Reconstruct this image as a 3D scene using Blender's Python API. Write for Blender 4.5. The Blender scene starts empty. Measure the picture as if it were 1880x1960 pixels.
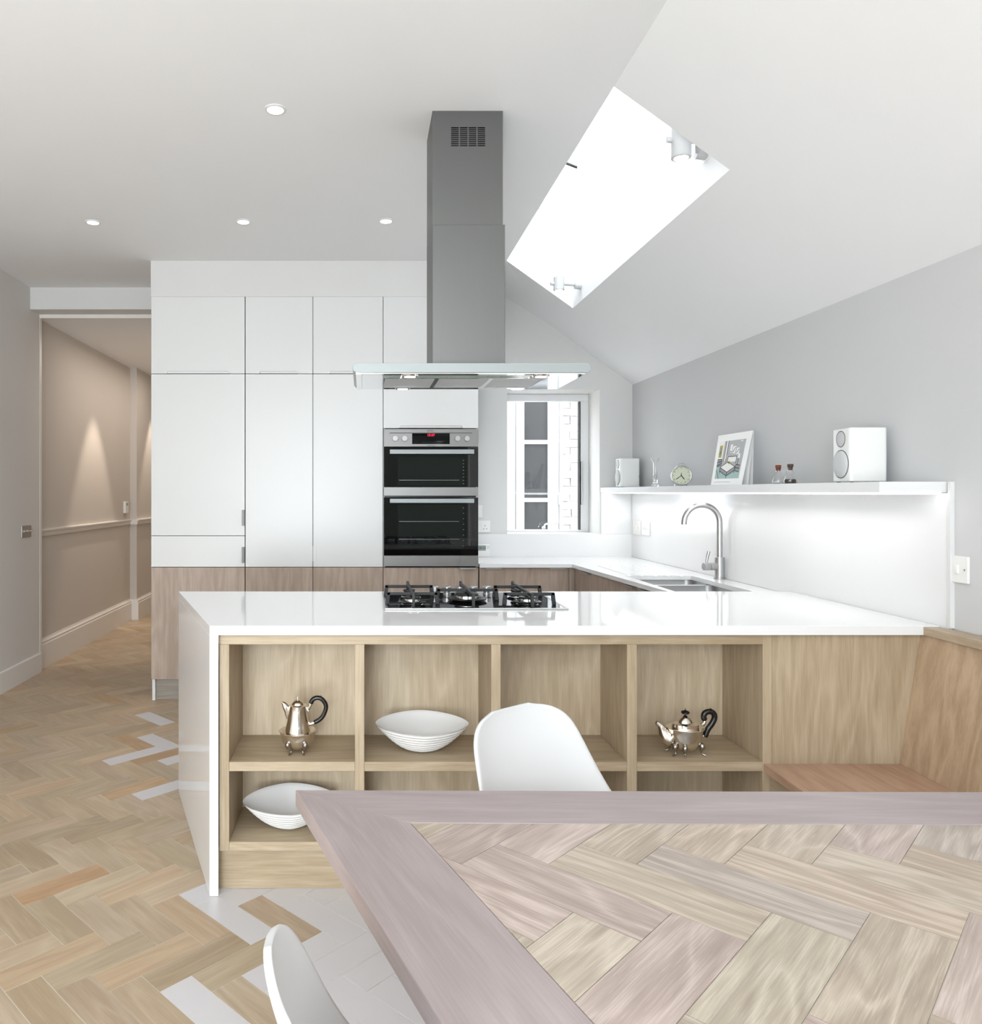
import bpy, bmesh, math, random
from mathutils import Vector, Matrix
random.seed(7)
SC = bpy.context.scene
COL = SC.collection
F = 1467.0; VX = 696.0; VY = 943.0; H = 1.332      # focal length in pixels, principal point, eye height

# ------------------------------------------------------------------ camera
cam = bpy.data.cameras.new('camera'); cam_o = bpy.data.objects.new('camera', cam); COL.objects.link(cam_o)
cam.sensor_fit = 'HORIZONTAL'; cam.sensor_width = 36.0; cam.lens = F/1880*36
cam.shift_x = (940-VX)/1880; cam.shift_y = -(980-VY)/1880
cam.clip_start = 0.02
cam_o.location = (0, 0, H); cam_o.rotation_euler = (math.pi/2, 0, 0)
SC.camera = cam_o

# ------------------------------------------------------------------ world, exposure, big lights
SC.view_settings.view_transform = 'Standard'; SC.view_settings.look = 'None'
SC.view_settings.gamma = 1; SC.view_settings.use_curve_mapping = False
SC.view_settings.exposure = 0.64
wd = bpy.data.worlds.new('World'); SC.world = wd; wd.use_nodes = True
bg = wd.node_tree.nodes['Background']; bg.inputs[0].default_value = (0.87, 0.94, 1.0, 1); bg.inputs[1].default_value = 4.5

def area(name, loc, rot, sx, sy, power, color=(1, 1, 1), spread=180):
    l = bpy.data.lights.new(name, 'AREA'); l.shape = 'RECTANGLE'; l.size = sx; l.size_y = sy
    l.energy = power; l.color = color; l.spread = math.radians(spread)
    o = bpy.data.objects.new(name, l); COL.objects.link(o); o.location = loc; o.rotation_euler = rot
    return o
# daylight through the garden doors behind the camera (opening in wall_front)
area('daylight_garden_doors', (-0.80, -2.62, 1.88), (math.radians(90), 0, math.radians(12)), 2.2, 1.1, 56, (0.86, 0.935, 1.0))
# added fill lamp low in the door opening, tilted up to brighten the ceiling
area('low_door_fill', (-0.95, -2.62, 0.72), (math.radians(122), 0, math.radians(42)), 1.9, 1.1, 112, (0.87, 0.94, 1.0))
# unseen overhead lamp under the closed ceiling at the dining end
area('overhead_lamp_dining', (0.5, -1.2, 2.78), (0, 0, 0), 1.2, 1.2, 10, (0.92, 0.96, 1.0))

def spot(name, loc, power, color=(1, .93, .84), angle=75, blend=.6, target=None, radius=.03):
    l = bpy.data.lights.new(name, 'SPOT'); l.energy = power; l.color = color
    l.spot_size = math.radians(angle); l.spot_blend = blend; l.shadow_soft_size = radius
    o = bpy.data.objects.new(name, l); COL.objects.link(o); o.location = loc
    if target:
        o.rotation_euler = (Vector(target)-Vector(loc)).to_track_quat('-Z', 'Y').to_euler()
    return o

# ------------------------------------------------------------------ helpers
def lin(r, g, b):
    f = lambda v: (v/255/12.92) if v/255 <= 0.04045 else ((v/255+0.055)/1.055)**2.4
    return (f(r), f(g), f(b), 1)
def pX(px, Y): return (px-VX)*Y/F
def pZ(py, Y): return H-(py-VY)*Y/F
def pY(py, z): return F*(H-z)/(py-VY)
def at(px, py, z):
    Y = pY(py, z); return pX(px, Y), Y

def wloc(o):
    v = Vector((0, 0, 0))
    while o is not None:
        v += o.location; o = o.parent
    return v
def empty(name, loc, label, cat, group=None):
    o = bpy.data.objects.new(name, None); COL.objects.link(o); o.location = loc
    o.empty_display_size = .05
    tag(o, label, cat, group); return o
def tag(o, label=None, cat=None, group=None, kind=None):
    if label: o['label'] = label
    if cat: o['category'] = cat
    if group: o['group'] = group
    if kind: o['kind'] = kind
    return o
def obj(name, bm, mat, parent=None, smooth=None, bevel=0, label=None, seg=2, kind=None, sub=0):
    me = bpy.data.meshes.new(name)
    off = wloc(parent) if parent else Vector((0, 0, 0))
    if off.length > 0: bmesh.ops.translate(bm, verts=bm.verts, vec=-off)
    bmesh.ops.recalc_face_normals(bm, faces=bm.faces)
    if smooth is not None:
        for f in bm.faces: f.smooth = True
    bm.to_mesh(me); bm.free()
    if smooth is not None and smooth < 180: me.set_sharp_from_angle(angle=math.radians(smooth))
    for m in (mat if isinstance(mat, (list, tuple)) else [mat]): me.materials.append(m)
    o = bpy.data.objects.new(name, me); COL.objects.link(o)
    if parent: o.parent = parent
    if bevel:
        b = o.modifiers.new('Bevel', 'BEVEL'); b.width = bevel; b.segments = seg; b.limit_method = 'ANGLE'
        b.angle_limit = math.radians(40)
    if sub:
        s = o.modifiers.new('Subdivision', 'SUBSURF'); s.levels = sub; s.render_levels = sub
    if label: o['label'] = label
    if kind: o['kind'] = kind
    return o
def B(): return bmesh.new()
def hexa(bm, pts, mi=0):
    v = [bm.verts.new(p) for p in pts]
    fs = [(0, 3, 2, 1), (4, 5, 6, 7), (0, 1, 5, 4), (1, 2, 6, 5), (2, 3, 7, 6), (3, 0, 4, 7)]
    for f in fs:
        g = bm.faces.new([v[i] for i in f]); g.material_index = mi
    return v
def box(bm, x0, x1, y0, y1, z0, z1, mi=0):
    return hexa(bm, [(x0, y0, z0), (x1, y0, z0), (x1, y1, z0), (x0, y1, z0), (x0, y0, z1), (x1, y0, z1), (x1, y1, z1), (x0, y1, z1)], mi)
def BX(*a):
    bm = B(); box(bm, *a); return bm
def prism(bm, poly, z0, z1, mi=0):
    a = [bm.verts.new((x, y, z0)) for x, y in poly]; b = [bm.verts.new((x, y, z1)) for x, y in poly]
    bm.faces.new(a[::-1]).material_index = mi; bm.faces.new(b).material_index = mi
    n = len(poly)
    for i in range(n):
        bm.faces.new((a[i], a[(i+1) % n], b[(i+1) % n], b[i])).material_index = mi
    return bm
def prism_axis(bm, poly, a0, a1, axis='Y', mi=0):
    """poly in the plane across the axis: axis Y -> (x,z), axis X -> (y,z)"""
    f = (lambda p, t: (p[0], t, p[1])) if axis == 'Y' else ((lambda p, t: (t, p[0], p[1])) if axis == 'X' else (lambda p, t: (p[0], p[1], t)))
    a = [bm.verts.new(f(p, a0)) for p in poly]; b = [bm.verts.new(f(p, a1)) for p in poly]
    bm.faces.new(a).material_index = mi; bm.faces.new(b[::-1]).material_index = mi
    n = len(poly)
    for i in range(n):
        bm.faces.new((a[i], b[i], b[(i+1) % n], a[(i+1) % n])).material_index = mi
    return bm
def cyl(bm, p0, p1, r0, r1=None, seg=24, mi=0, cap=True):
    if r1 is None: r1 = r0
    p0 = Vector(p0); p1 = Vector(p1); d = (p1-p0).normalized()
    u = d.orthogonal().normalized(); w = d.cross(u)
    A = []; C_ = []
    for i in range(seg):
        t = 2*math.pi*i/seg; e = u*math.cos(t)+w*math.sin(t)
        A.append(bm.verts.new(p0+e*r0)); C_.append(bm.verts.new(p1+e*r1))
    for i in range(seg):
        bm.faces.new((A[i], A[(i+1) % seg], C_[(i+1) % seg], C_[i])).material_index = mi
    if cap:
        bm.faces.new(A[::-1]).material_index = mi; bm.faces.new(C_).material_index = mi
    return bm
def tube(bm, pts, r, seg=14, mi=0, cap=True, flat=1.0):
    pts = [Vector(p) for p in pts]; n = len(pts)
    rr = r if isinstance(r, (list, tuple)) else [r]*n
    rings = []; up = None
    for i, p in enumerate(pts):
        d = (pts[min(i+1, n-1)]-pts[max(i-1, 0)]).normalized()
        if up is None: u = d.orthogonal().normalized()
        else:
            u = (up-d*up.dot(d)); u = u.normalized() if u.length > 1e-6 else d.orthogonal().normalized()
        up = u; w = d.cross(u)
        rings.append([bm.verts.new(p+(u*math.cos(2*math.pi*k/seg)+w*math.sin(2*math.pi*k/seg)*flat)*rr[i]) for k in range(seg)])
    for a, b in zip(rings, rings[1:]):
        for k in range(seg):
            bm.faces.new((a[k], a[(k+1) % seg], b[(k+1) % seg], b[k])).material_index = mi
    if cap:
        bm.faces.new(rings[0][::-1]).material_index = mi; bm.faces.new(rings[-1]).material_index = mi
    return bm
def lathe(bm, prof, c=(0, 0, 0), seg=40, sx=1, sy=1, wob=None, mi=0):
    c = Vector(c); rings = []
    for j, (r, z) in enumerate(prof):
        if r < 1e-6: rings.append([bm.verts.new(c+Vector((0, 0, z)))]); continue
        ring = []
        for k in range(seg):
            t = 2*math.pi*k/seg; q = 1+(wob(t, j) if wob else 0)
            ring.append(bm.verts.new(c+Vector((math.cos(t)*r*sx*q, math.sin(t)*r*sy*q, z))))
        rings.append(ring)
    for a, b in zip(rings, rings[1:]):
        if len(a) == 1 and len(b) == 1: continue
        for k in range(seg):
            if len(a) == 1: f = bm.faces.new((a[0], b[(k+1) % seg], b[k]))
            elif len(b) == 1: f = bm.faces.new((a[k], a[(k+1) % seg], b[0]))
            else: f = bm.faces.new((a[k], a[(k+1) % seg], b[(k+1) % seg], b[k]))
            f.material_index = mi
    return bm
def spline(pts, n=8):
    P = [Vector(p) for p in pts]; P = [2*P[0]-P[1]]+P+[2*P[-1]-P[-2]]; out = []
    for i in range(1, len(P)-2):
        for k in range(n):
            t = k/n; a, b, c, d = P[i-1], P[i], P[i+1], P[i+2]
            out.append(.5*((2*b)+(c-a)*t+(2*a-5*b+4*c-d)*t*t+(3*b-a-3*c+d)*t**3))
    out.append(P[-2]); return out
def rrect(x0, x1, y0, y1, r, n=5):
    pts = []
    for cx, cy, a in ((x1-r, y1-r, 0), (x0+r, y1-r, 90), (x0+r, y0+r, 180), (x1-r, y0+r, 270)):
        for k in range(n+1):
            t = math.radians(a+90*k/n); pts.append((cx+r*math.cos(t), cy+r*math.sin(t)))
    return pts
def dup(root, loc, rotz, label=None, group=None):
    r = root.copy(); COL.objects.link(r); r.location = loc; r.rotation_euler = (0, 0, rotz)
    if label: r['label'] = label
    if group: r['group'] = group
    for ch in list(root.children):
        c = ch.copy(); COL.objects.link(c); c.parent = r
        for g in ch.children:
            d = g.copy(); COL.objects.link(d); d.parent = c
    return r
def text_bm(s, size, depth=0.0, align='CENTER'):
    cu = bpy.data.curves.new('txt', 'FONT'); cu.body = s; cu.size = size; cu.align_x = align; cu.align_y = 'CENTER'
    cu.extrude = depth; cu.resolution_u = 2
    o = bpy.data.objects.new('txt', cu); COL.objects.link(o)
    me = bpy.data.meshes.new_from_object(o); bm = B(); bm.from_mesh(me)
    bpy.data.objects.remove(o); bpy.data.meshes.remove(me); bpy.data.curves.remove(cu)
    return bm
def clip_poly(poly, planes):
    """keep the side nx*x+ny*y <= d"""
    for nx, ny, d in planes:
        out = []
        for i in range(len(poly)):
            a = poly[i]; b = poly[(i+1) % len(poly)]
            da = nx*a[0]+ny*a[1]-d; db = nx*b[0]+ny*b[1]-d
            if da <= 0: out.append(a)
            if (da < 0 < db) or (db < 0 < da):
                t = da/(da-db); out.append((a[0]+(b[0]-a[0])*t, a[1]+(b[1]-a[1])*t))
        poly = out
        if len(poly) < 3: return []
    return poly

# ------------------------------------------------------------------ materials
def principled(name, color, rough=.5, metal=0, spec=.5, coat=0, **kw):
    m = bpy.data.materials.new(name); m.use_nodes = True
    p = m.node_tree.nodes['Principled BSDF']
    p.inputs['Base Color'].default_value = color if len(color) == 4 else (*color, 1)
    p.inputs['Roughness'].default_value = rough; p.inputs['Metallic'].default_value = metal
    p.inputs['Specular IOR Level'].default_value = spec; p.inputs['Coat Weight'].default_value = coat
    for k, v in kw.items(): p.inputs[k.replace('_', ' ')].default_value = v
    return m
def paint(name, color, rough=.5, amt=.02, scale=6, bump=.02, spec=.5):
    """painted / lacquered surface with very slight mottling and roller relief"""
    m = principled(name, color, rough, spec=spec); nt = m.node_tree; p = nt.nodes['Principled BSDF']
    tc = nt.nodes.new('ShaderNodeTexCoord'); n = nt.nodes.new('ShaderNodeTexNoise'); n.inputs['Scale'].default_value = scale; n.inputs['Detail'].default_value = 4
    nt.links.new(tc.outputs['Object'], n.inputs['Vector'])
    mix = nt.nodes.new('ShaderNodeMixRGB'); mix.inputs[1].default_value = tuple(c*(1-amt) for c in color[:3])+(1,)
    mix.inputs[2].default_value = tuple(min(1, c*(1+amt)) for c in color[:3])+(1,)
    nt.links.new(n.outputs['Fac'], mix.inputs[0]); nt.links.new(mix.outputs[0], p.inputs['Base Color'])
    if bump:
        n2 = nt.nodes.new('ShaderNodeTexNoise'); n2.inputs['Scale'].default_value = 250; nt.links.new(tc.outputs['Object'], n2.inputs['Vector'])
        b = nt.nodes.new('ShaderNodeBump'); b.inputs['Strength'].default_value = bump; b.inputs['Distance'].default_value = .001
        nt.links.new(n2.outputs['Fac'], b.inputs['Height']); nt.links.new(b.outputs[0], p.inputs['Normal'])
    return m
def wood(name, light, dark, axis='X', rough=.45, ring=1.0, fibre=1.0, uv=False, tint=False, ringscale=1.0, pore=None, coat=0, spec=.5):
    m = bpy.data.materials.new(name); m.use_nodes = True; nt = m.node_tree; N = nt.nodes; L = nt.links
    p = N['Principled BSDF']; p.inputs['Roughness'].default_value = rough; p.inputs['Coat Weight'].default_value = coat
    p.inputs['Specular IOR Level'].default_value = spec
    tc = N.new('ShaderNodeTexCoord'); mp = N.new('ShaderNodeMapping')
    L.new(tc.outputs['UV' if uv else 'Object'], mp.inputs[0])
    src = mp.outputs[0]
    if not uv:
        oi = N.new('ShaderNodeObjectInfo'); mu = N.new('ShaderNodeMath'); mu.operation = 'MULTIPLY'; mu.inputs[1].default_value = 37.0
        L.new(oi.outputs['Random'], mu.inputs[0]); ad = N.new('ShaderNodeVectorMath'); ad.operation = 'ADD'
        L.new(mp.outputs[0], ad.inputs[0]); L.new(mu.outputs[0], ad.inputs[1]); src = ad.outputs[0]
    def noise(sc_al, sc_ac, detail=5, dist=0.0, r=.55):
        s = N.new('ShaderNodeVectorMath'); s.operation = 'MULTIPLY'
        v = {'X': (sc_al, sc_ac, sc_ac), 'Y': (sc_ac, sc_al, sc_ac), 'Z': (sc_ac, sc_ac, sc_al)}[axis]
        s.inputs[1].default_value = v; L.new(src, s.inputs[0])
        n = N.new('ShaderNodeTexNoise'); n.inputs['Scale'].default_value = 1; n.inputs['Detail'].default_value = detail
        n.inputs['Distortion'].default_value = dist; n.inputs['Roughness'].default_value = r
        L.new(s.outputs[0], n.inputs['Vector']); return n.outputs['Fac']
    def math_(op, a, b=None, c=None):
        x = N.new('ShaderNodeMath'); x.operation = op
        for i, v in enumerate((a, b, c)):
            if v is None: continue
            if isinstance(v, (int, float)): x.inputs[i].default_value = v
            else: L.new(v, x.inputs[i])
        return x.outputs[0]
    broad = noise(.9, 5, 3)
    contour = noise(1.3*ringscale, 7*ringscale, 2, .3)
    rings = math_('PINGPONG', math_('MULTIPLY', contour, 14.0), 1.0)
    rings = math_('POWER', rings, 1.6)
    fine = noise(9, 230, 4, 0, .6)
    mid = noise(4, 60, 4)
    f = math_('ADD', math_('MULTIPLY', broad, .55), math_('MULTIPLY', rings, .22*ring))
    f = math_('ADD', f, math_('MULTIPLY', fine, .35*fibre))
    f = math_('ADD', f, math_('MULTIPLY', mid, .30*fibre))
    f = math_('SUBTRACT', f, .22+.17*fibre+.05*ring)
    cr = N.new('ShaderNodeValToRGB'); cr.color_ramp.elements[0].position = .12; cr.color_ramp.elements[1].position = .72
    cr.color_ramp.elements[0].color = dark; cr.color_ramp.elements[1].color = light
    L.new(f, cr.inputs[0]); col = cr.outputs[0]
    if pore:
        pr = math_('MULTIPLY', math_('SUBTRACT', math_('ADD', noise(10, 420, 3, 0, .7), math_('MULTIPLY', rings, .12)), .56), 8.0); pr = math_('MINIMUM', math_('MAXIMUM', pr, 0.0), 1.0)
        mx = N.new('ShaderNodeMixRGB'); mx.inputs[2].default_value = pore; L.new(math_('MULTIPLY', pr, .28), mx.inputs[0]); L.new(col, mx.inputs[1]); col = mx.outputs[0]
    if tint:
        at_ = N.new('ShaderNodeAttribute'); at_.attribute_name = 'tint'
        mx = N.new('ShaderNodeMixRGB'); mx.blend_type = 'MULTIPLY'; mx.inputs[0].default_value = 1
        L.new(col, mx.inputs[1]); L.new(at_.outputs['Color'], mx.inputs[2]); col = mx.outputs[0]
    L.new(col, p.inputs['Base Color'])
    b = N.new('ShaderNodeBump'); b.inputs['Strength'].default_value = .12; b.inputs['Distance'].default_value = .001
    L.new(fine, b.inputs['Height']); L.new(b.outputs[0], p.inputs['Normal'])
    return m
def brushed(name, color, rough=.3, axis='X', amt=.08, metal=1.0):
    m = principled(name, color, rough, metal); nt = m.node_tree; p = nt.nodes['Principled BSDF']
    tc = nt.nodes.new('ShaderNodeTexCoord'); s = nt.nodes.new('ShaderNodeVectorMath'); s.operation = 'MULTIPLY'
    s.inputs[1].default_value = {'X': (3, 400, 400), 'Y': (400, 3, 400), 'Z': (400, 400, 3)}[axis]
    n = nt.nodes.new('ShaderNodeTexNoise'); n.inputs['Scale'].default_value = 1; n.inputs['Detail'].default_value = 3
    nt.links.new(tc.outputs['Object'], s.inputs[0]); nt.links.new(s.outputs[0], n.inputs['Vector'])
    mr = nt.nodes.new('ShaderNodeMapRange'); mr.inputs[3].default_value = rough-amt; mr.inputs[4].default_value = rough+amt
    nt.links.new(n.outputs['Fac'], mr.inputs[0]); nt.links.new(mr.outputs[0], p.inputs['Roughness'])
    return m
def emis(name, color, strength):
    m = bpy.data.materials.new(name); m.use_nodes = True; nt = m.node_tree
    nt.nodes.remove(nt.nodes['Principled BSDF']); e = nt.nodes.new('ShaderNodeEmission')
    e.inputs[0].default_value = color; e.inputs[1].default_value = strength
    nt.links.new(e.outputs[0], nt.nodes['Material Output'].inputs[0]); return m
def clear_pane(name, refl=.06, tint=(1, 1, 1, 1)):
    m = bpy.data.materials.new(name); m.use_nodes = True; nt = m.node_tree
    nt.nodes.remove(nt.nodes['Principled BSDF'])
    t = nt.nodes.new('ShaderNodeBsdfTransparent'); t.inputs[0].default_value = tint
    g = nt.nodes.new('ShaderNodeBsdfGlossy'); g.inputs['Roughness'].default_value = .02
    mx = nt.nodes.new('ShaderNodeMixShader'); mx.inputs[0].default_value = refl
    nt.links.new(t.outputs[0], mx.inputs[1]); nt.links.new(g.outputs[0], mx.inputs[2]); nt.links.new(mx.outputs[0], nt.nodes['Material Output'].inputs[0])
    return m

M = {}
M['ceil'] = paint('ceiling_paint', lin(238, 238, 238), .8, .01, 3)
M['wall_grey'] = paint('grey_wall_paint', lin(205, 205, 205), .75, .015, 3)
M['wall_pale'] = paint('pale_wall_paint', lin(216, 215, 213), .75, .012, 3)
M['wall_left'] = paint('greige_wall_paint', lin(220, 216, 211), .75, .015, 3)
M['wall_hall'] = paint('hall_wall_paint', lin(206, 199, 191), .75, .02, 3)
M['gloss_trim'] = paint('white_eggshell_trim', lin(232, 228, 223), .35, .01, 5, 0)
M['white'] = paint('white_lacquer', lin(220, 220, 219), .30, .006, 2, 0)
M['white_matt'] = paint('white_satin', lin(228, 228, 228), .5, .006, 2, 0)
M['quartz'] = paint('white_quartz', lin(233, 233, 233), .07, .008, 40, 0)
M['glass_white'] = paint('white_back_painted_glass', lin(229, 229, 229), .12, .006, 2, 0)
M['dark_gap'] = principled('dark_shadow_gap', lin(40, 39, 38), .6)
M['oakZ'] = wood('light_oak_vertical', lin(204, 188, 163), lin(158, 139, 112), 'Z', .5, .6, 1.3)
M['oakX'] = wood('light_oak_horizontal', lin(202, 186, 161), lin(158, 139, 112), 'X', .5, .5, 1.3)
M['oakY'] = wood('light_oak_depth', lin(204, 187, 164), lin(160, 140, 116), 'Y', .5, .5, 1.3)
M['oak_back'] = wood('oak_back_panel', lin(218, 203, 178), lin(176, 157, 130), 'Z', .5, .9, 1.3)
M['walnutZ'] = wood('grey_walnut_vertical', lin(200, 181, 166), lin(158, 139, 124), 'Z', .45, .7, 1.2)
M['walnutX'] = wood('grey_walnut_horizontal', lin(176, 168, 158), lin(136, 127, 116), 'X', .45, .7, 1.1)
M['seat'] = wood('bench_seat_oak', lin(208, 176, 152), lin(166, 132, 108), 'Y', .4, .8, 1.5)
M['bench'] = wood('bench_back_oak', lin(210, 186, 158), lin(166, 141, 114), 'Z', .45, .9, 1.2)
M['plank'] = wood('floor_oak', lin(206, 190, 168), lin(168, 149, 126), 'X', .40, .7, 1.1, uv=True, tint=True)
M['tile'] = paint('white_floor_tile', lin(203, 200, 201), .32, .012, 30, 0)
M['grout'] = principled('floor_grout', lin(208, 201, 190), .8)
M['tplank'] = wood('limed_oak_table', lin(192, 180, 168), lin(150, 137, 126), 'X', .45, 1.1, 1.5, uv=True, tint=True, ringscale=1.8, pore=lin(216, 206, 200))
M['tborder'] = wood('limed_oak_border', lin(178, 165, 164), lin(148, 135, 133), 'X', .45, .7, 1.2, uv=True, tint=True, ringscale=.8)
M['steel'] = brushed('brushed_steel', (.50, .50, .50), .34, 'X')
M['steelV'] = brushed('brushed_steel_flue', (.172, .173, .168), .46, 'Z', .05)
M['steel_oven'] = brushed('oven_steel', (.235, .23, .225), .42, 'X')
M['knob'] = principled('satin_knob', (.42, .42, .42), .35, .6)
M['steel_dark'] = brushed('dark_steel', (.13, .13, .13), .4, 'X')
M['mirror'] = principled('polished_steel', (.75, .75, .75), .07, 1)
M['hood_edge'] = principled('hood_satin_edge', lin(160, 166, 166), .42, .2)
M['chrome'] = principled('chrome', (.8, .8, .8), .08, 1)
M['silver'] = principled('tarnished_silver', (.78, .73, .66), .15, 1)
M['silver_dark'] = principled('tarnished_silver_feet', (.38, .35, .32), .25, 1)
M['black_gloss'] = principled('black_glass', (.004, .004, .005), .03)
M['black'] = principled('black_handle', (.006, .006, .006), .22)
M['iron'] = principled('cast_iron', (.018, .018, .018), .55)
M['enamel'] = principled('black_enamel', (.01, .01, .01), .25)
M['shell'] = paint('white_shell_plastic', lin(212, 212, 212), .32, .004, 4, 0)
M['ceramic'] = paint('white_ceramic', lin(222, 221, 219), .35, .006, 10, 0)
M['speaker'] = paint('white_speaker_lacquer', lin(232, 233, 230), .3, .004, 4, 0)
M['grille'] = paint('pale_grey_grille', lin(196, 198, 199), .5, .02, 300, .2)
M['cork'] = principled('dark_cork', lin(74, 52, 45), .7)
M['cork_red'] = principled('red_cork', lin(130, 62, 32), .7)
M['clock_rim'] = principled('nickel_rim', (.55, .55, .54), .2, 1)
M['clock_face'] = principled('cream_dial', lin(206, 209, 186), .5)
M['ink'] = principled('black_ink', (.01, .01, .01), .6)
M['paper'] = principled('white_paper', lin(238, 238, 236), .6)
M['pane'] = clear_pane('clear_pane', .05)
M['dark_pane'] = principled('dark_outdoor_pane', lin(66, 66, 67), .12, spec=.25)
M['oven_pane'] = principled('oven_window_glass', (.010, .012, .012), .02)
M['lamp'] = emis('lamp_glow', (1, .97, .92, 1), 6)
M['lamp_hood'] = emis('hood_lamp_glow', (1, .95, .87, 1), 3)
M['led'] = emis('led_strip_glow', (1, 1, 1, 1), 4)
M['red_led'] = emis('red_display', (1, .02, .05, 1), 2.2)
M['lcd'] = principled('grey_lcd', lin(150, 160, 160), .3)
M['plastic'] = paint('white_plastic', lin(236, 235, 232), .4, .004, 4, 0)
M['outdoor_white'] = paint('outdoor_white_gloss', lin(200, 202, 204), .4, .006, 2, 0)
M['fitting'] = principled('spotlight_body', lin(196, 196, 196), .5)
M['white_brick'] = paint('whitewashed_brick', lin(196, 196, 196), .8, .03, 30, .3)
M['dark_brick'] = paint('dark_brick', lin(112, 108, 104), .9, .15, 20, .3)
M['garden_wall'] = paint('garden_brickwork', lin(58, 62, 50), .9, .35, 5, .3)
M['hedge'] = paint('hedge_green', lin(58, 80, 40), .9, .5, 9, .3)
M['salt'] = principled('salt', (.9, .9, .9), .9)
M['pepper'] = paint('peppercorns', lin(46, 36, 32), .8, .9, 400, .5)
def glass(name):
    m = principled(name, (1, 1, 1, 1), .02); m.node_tree.nodes['Principled BSDF'].inputs['Transmission Weight'].default_value = 1
    return m
M['glass'] = glass('thin_glass')

# ------------------------------------------------------------------ room dimensions
YB = 5.45; XL = -2.41; XR = 1.912; ZC = 2.815; YF = -2.5; YC = 4.90    # back wall, left wall, right wall, ceiling, wall behind camera, cabinet faces
XRI = 0.915; ZE = 2.100                                        # ridge where the slope starts, eaves height
SL = (ZC-ZE)/(XR-XRI)
def zs(x): return ZC-SL*(x-XRI)
def S(name, bm, mat, parent=None, smooth=None, bevel=0):
    o = obj(name, bm, mat, parent, smooth, bevel)
    if not parent: o['kind'] = 'structure'
    return o

# walls
bm = B(); box(bm, XL-.15, XL, YF, 5.70, 0, ZC+.05); S('wall_left', bm, M['wall_left'])
bm = B(); box(bm, XR, XR+.2, YF, YB+.4, 0, ZE+.03); S('wall_right', bm, M['wall_grey'])
wx0, wx1, wz0, wz1 = 1.0215, 1.679, 1.0385, 2.067          # window opening
bm = B()
box(bm, -1.36, wx0, YB, 5.80, 0, ZC+.05); box(bm, wx1, XR+.2, YB, 5.80, 0, ZC)
box(bm, wx0, wx1, YB, 5.80, 0, wz0); box(bm, wx0, wx1, YB, 5.80, wz1, ZC+.05)
S('wall_back', bm, M['wall_pale'])
bm = B()                                                        # wall behind the camera with the garden door opening
box(bm, XL, -1.95, YF-.15, YF, 0, ZC); box(bm, 1.7, XR, YF-.15, YF, 0, ZC); box(bm, -1.95, 1.7, YF-.15, YF, 2.45, ZC+.3)
S('wall_front', bm, M['wall_pale'])
# ceiling: flat part, slope with rooflight hole, shaft
sk = (XRI, 1.338, 2.80, 4.90)
bm = B()
def quad(bm, *p): bm.faces.new([bm.verts.new(q) for q in p])
box(bm, XL-.15, -1.36, YF, 5.54, ZC, ZC+.12); box(bm, -1.36, XRI, YF, YC, ZC, ZC+.12)
hexa(bm, [(-1.36, YC, ZC), (XRI, YC, ZC), (.868, YB+.02, ZC), (-1.36, YB+.02, ZC), (-1.36, YC, ZC+.12), (XRI, YC, ZC+.12), (.868, YB+.02, ZC+.12), (-1.36, YB+.02, ZC+.12)])
def slope(x0, x1, y0, y1, xb=None):
    a = x0 if xb is None else xb
    z0, z1 = zs(x0), zs(x1)
    hexa(bm, [(x0, y0, z0), (x1, y0, z1), (x1, y1, z1), (a, y1, z0), (x0, y0, z0+.12), (x1, y0, z1+.12), (x1, y1, z1+.12), (a, y1, z0+.12)])
slope(XRI, sk[1], YF, sk[2]); slope(sk[1], XR+.2, YF, YB+.02)
slope(XRI, sk[1], sk[3], YB+.02, .868)
S('ceiling', bm, M['ceil'])
zt = 3.30
bm = B()                                                        # rooflight shaft linings
box(bm, sk[0]-.05, sk[0], sk[2]-.05, sk[3]+.05, ZC+.121, zt+.02); box(bm, sk[1], sk[1]+.05, sk[2]-.05, sk[3]+.05, zs(sk[1])+.121, zt-.25)
for y0, y1 in ((sk[2]-.05, sk[2]), (sk[3], sk[3]+.05)):
    prism_axis(bm, [(sk[0]+.0005, ZC+.121), (sk[1]-.0005, zs(sk[1])+.121), (sk[1]-.0005, zt-.3), (sk[0]+.0005, zt)], y0, y1, 'Y')
S('trim_1', bm, M['white_matt'])
win2 = empty('window_2', (1.126, 3.85, 3.15), None, None); win2['kind'] = 'structure'
bm = B()
for y0, y1 in ((sk[2]-.03, sk[2]+.03), (sk[3]-.03, sk[3]+.03)):
    hexa(bm, [(sk[0], y0, zt-.01), (sk[1], y0, zt-.30), (sk[1], y1, zt-.30), (sk[0], y1, zt-.01), (sk[0], y0, zt+.05), (sk[1], y0, zt-.24), (sk[1], y1, zt-.24), (sk[0], y1, zt+.05)])
obj('frame', bm, M['white_matt'], win2)
bm = B(); hexa(bm, [(sk[0], sk[2], zt), (sk[1], sk[2], zt-.29), (sk[1], sk[3], zt-.29), (sk[0], sk[3], zt), (sk[0], sk[2], zt+.01), (sk[1], sk[2], zt-.28), (sk[1], sk[3], zt-.28), (sk[0], sk[3], zt+.01)])
obj('pane', bm, M['pane'], win2)
bm = B(); hexa(bm, [(.916, 3.492, 2.835), (.975, 3.492, 2.812), (.975, 3.504, 2.812), (.916, 3.504, 2.835), (.916, 3.492, 2.843), (.975, 3.492, 2.82), (.975, 3.504, 2.82), (.916, 3.504, 2.843)])
obj('catch', bm, M['dark_gap'], win2, label='small dark catch on the side of the rooflight')

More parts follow.
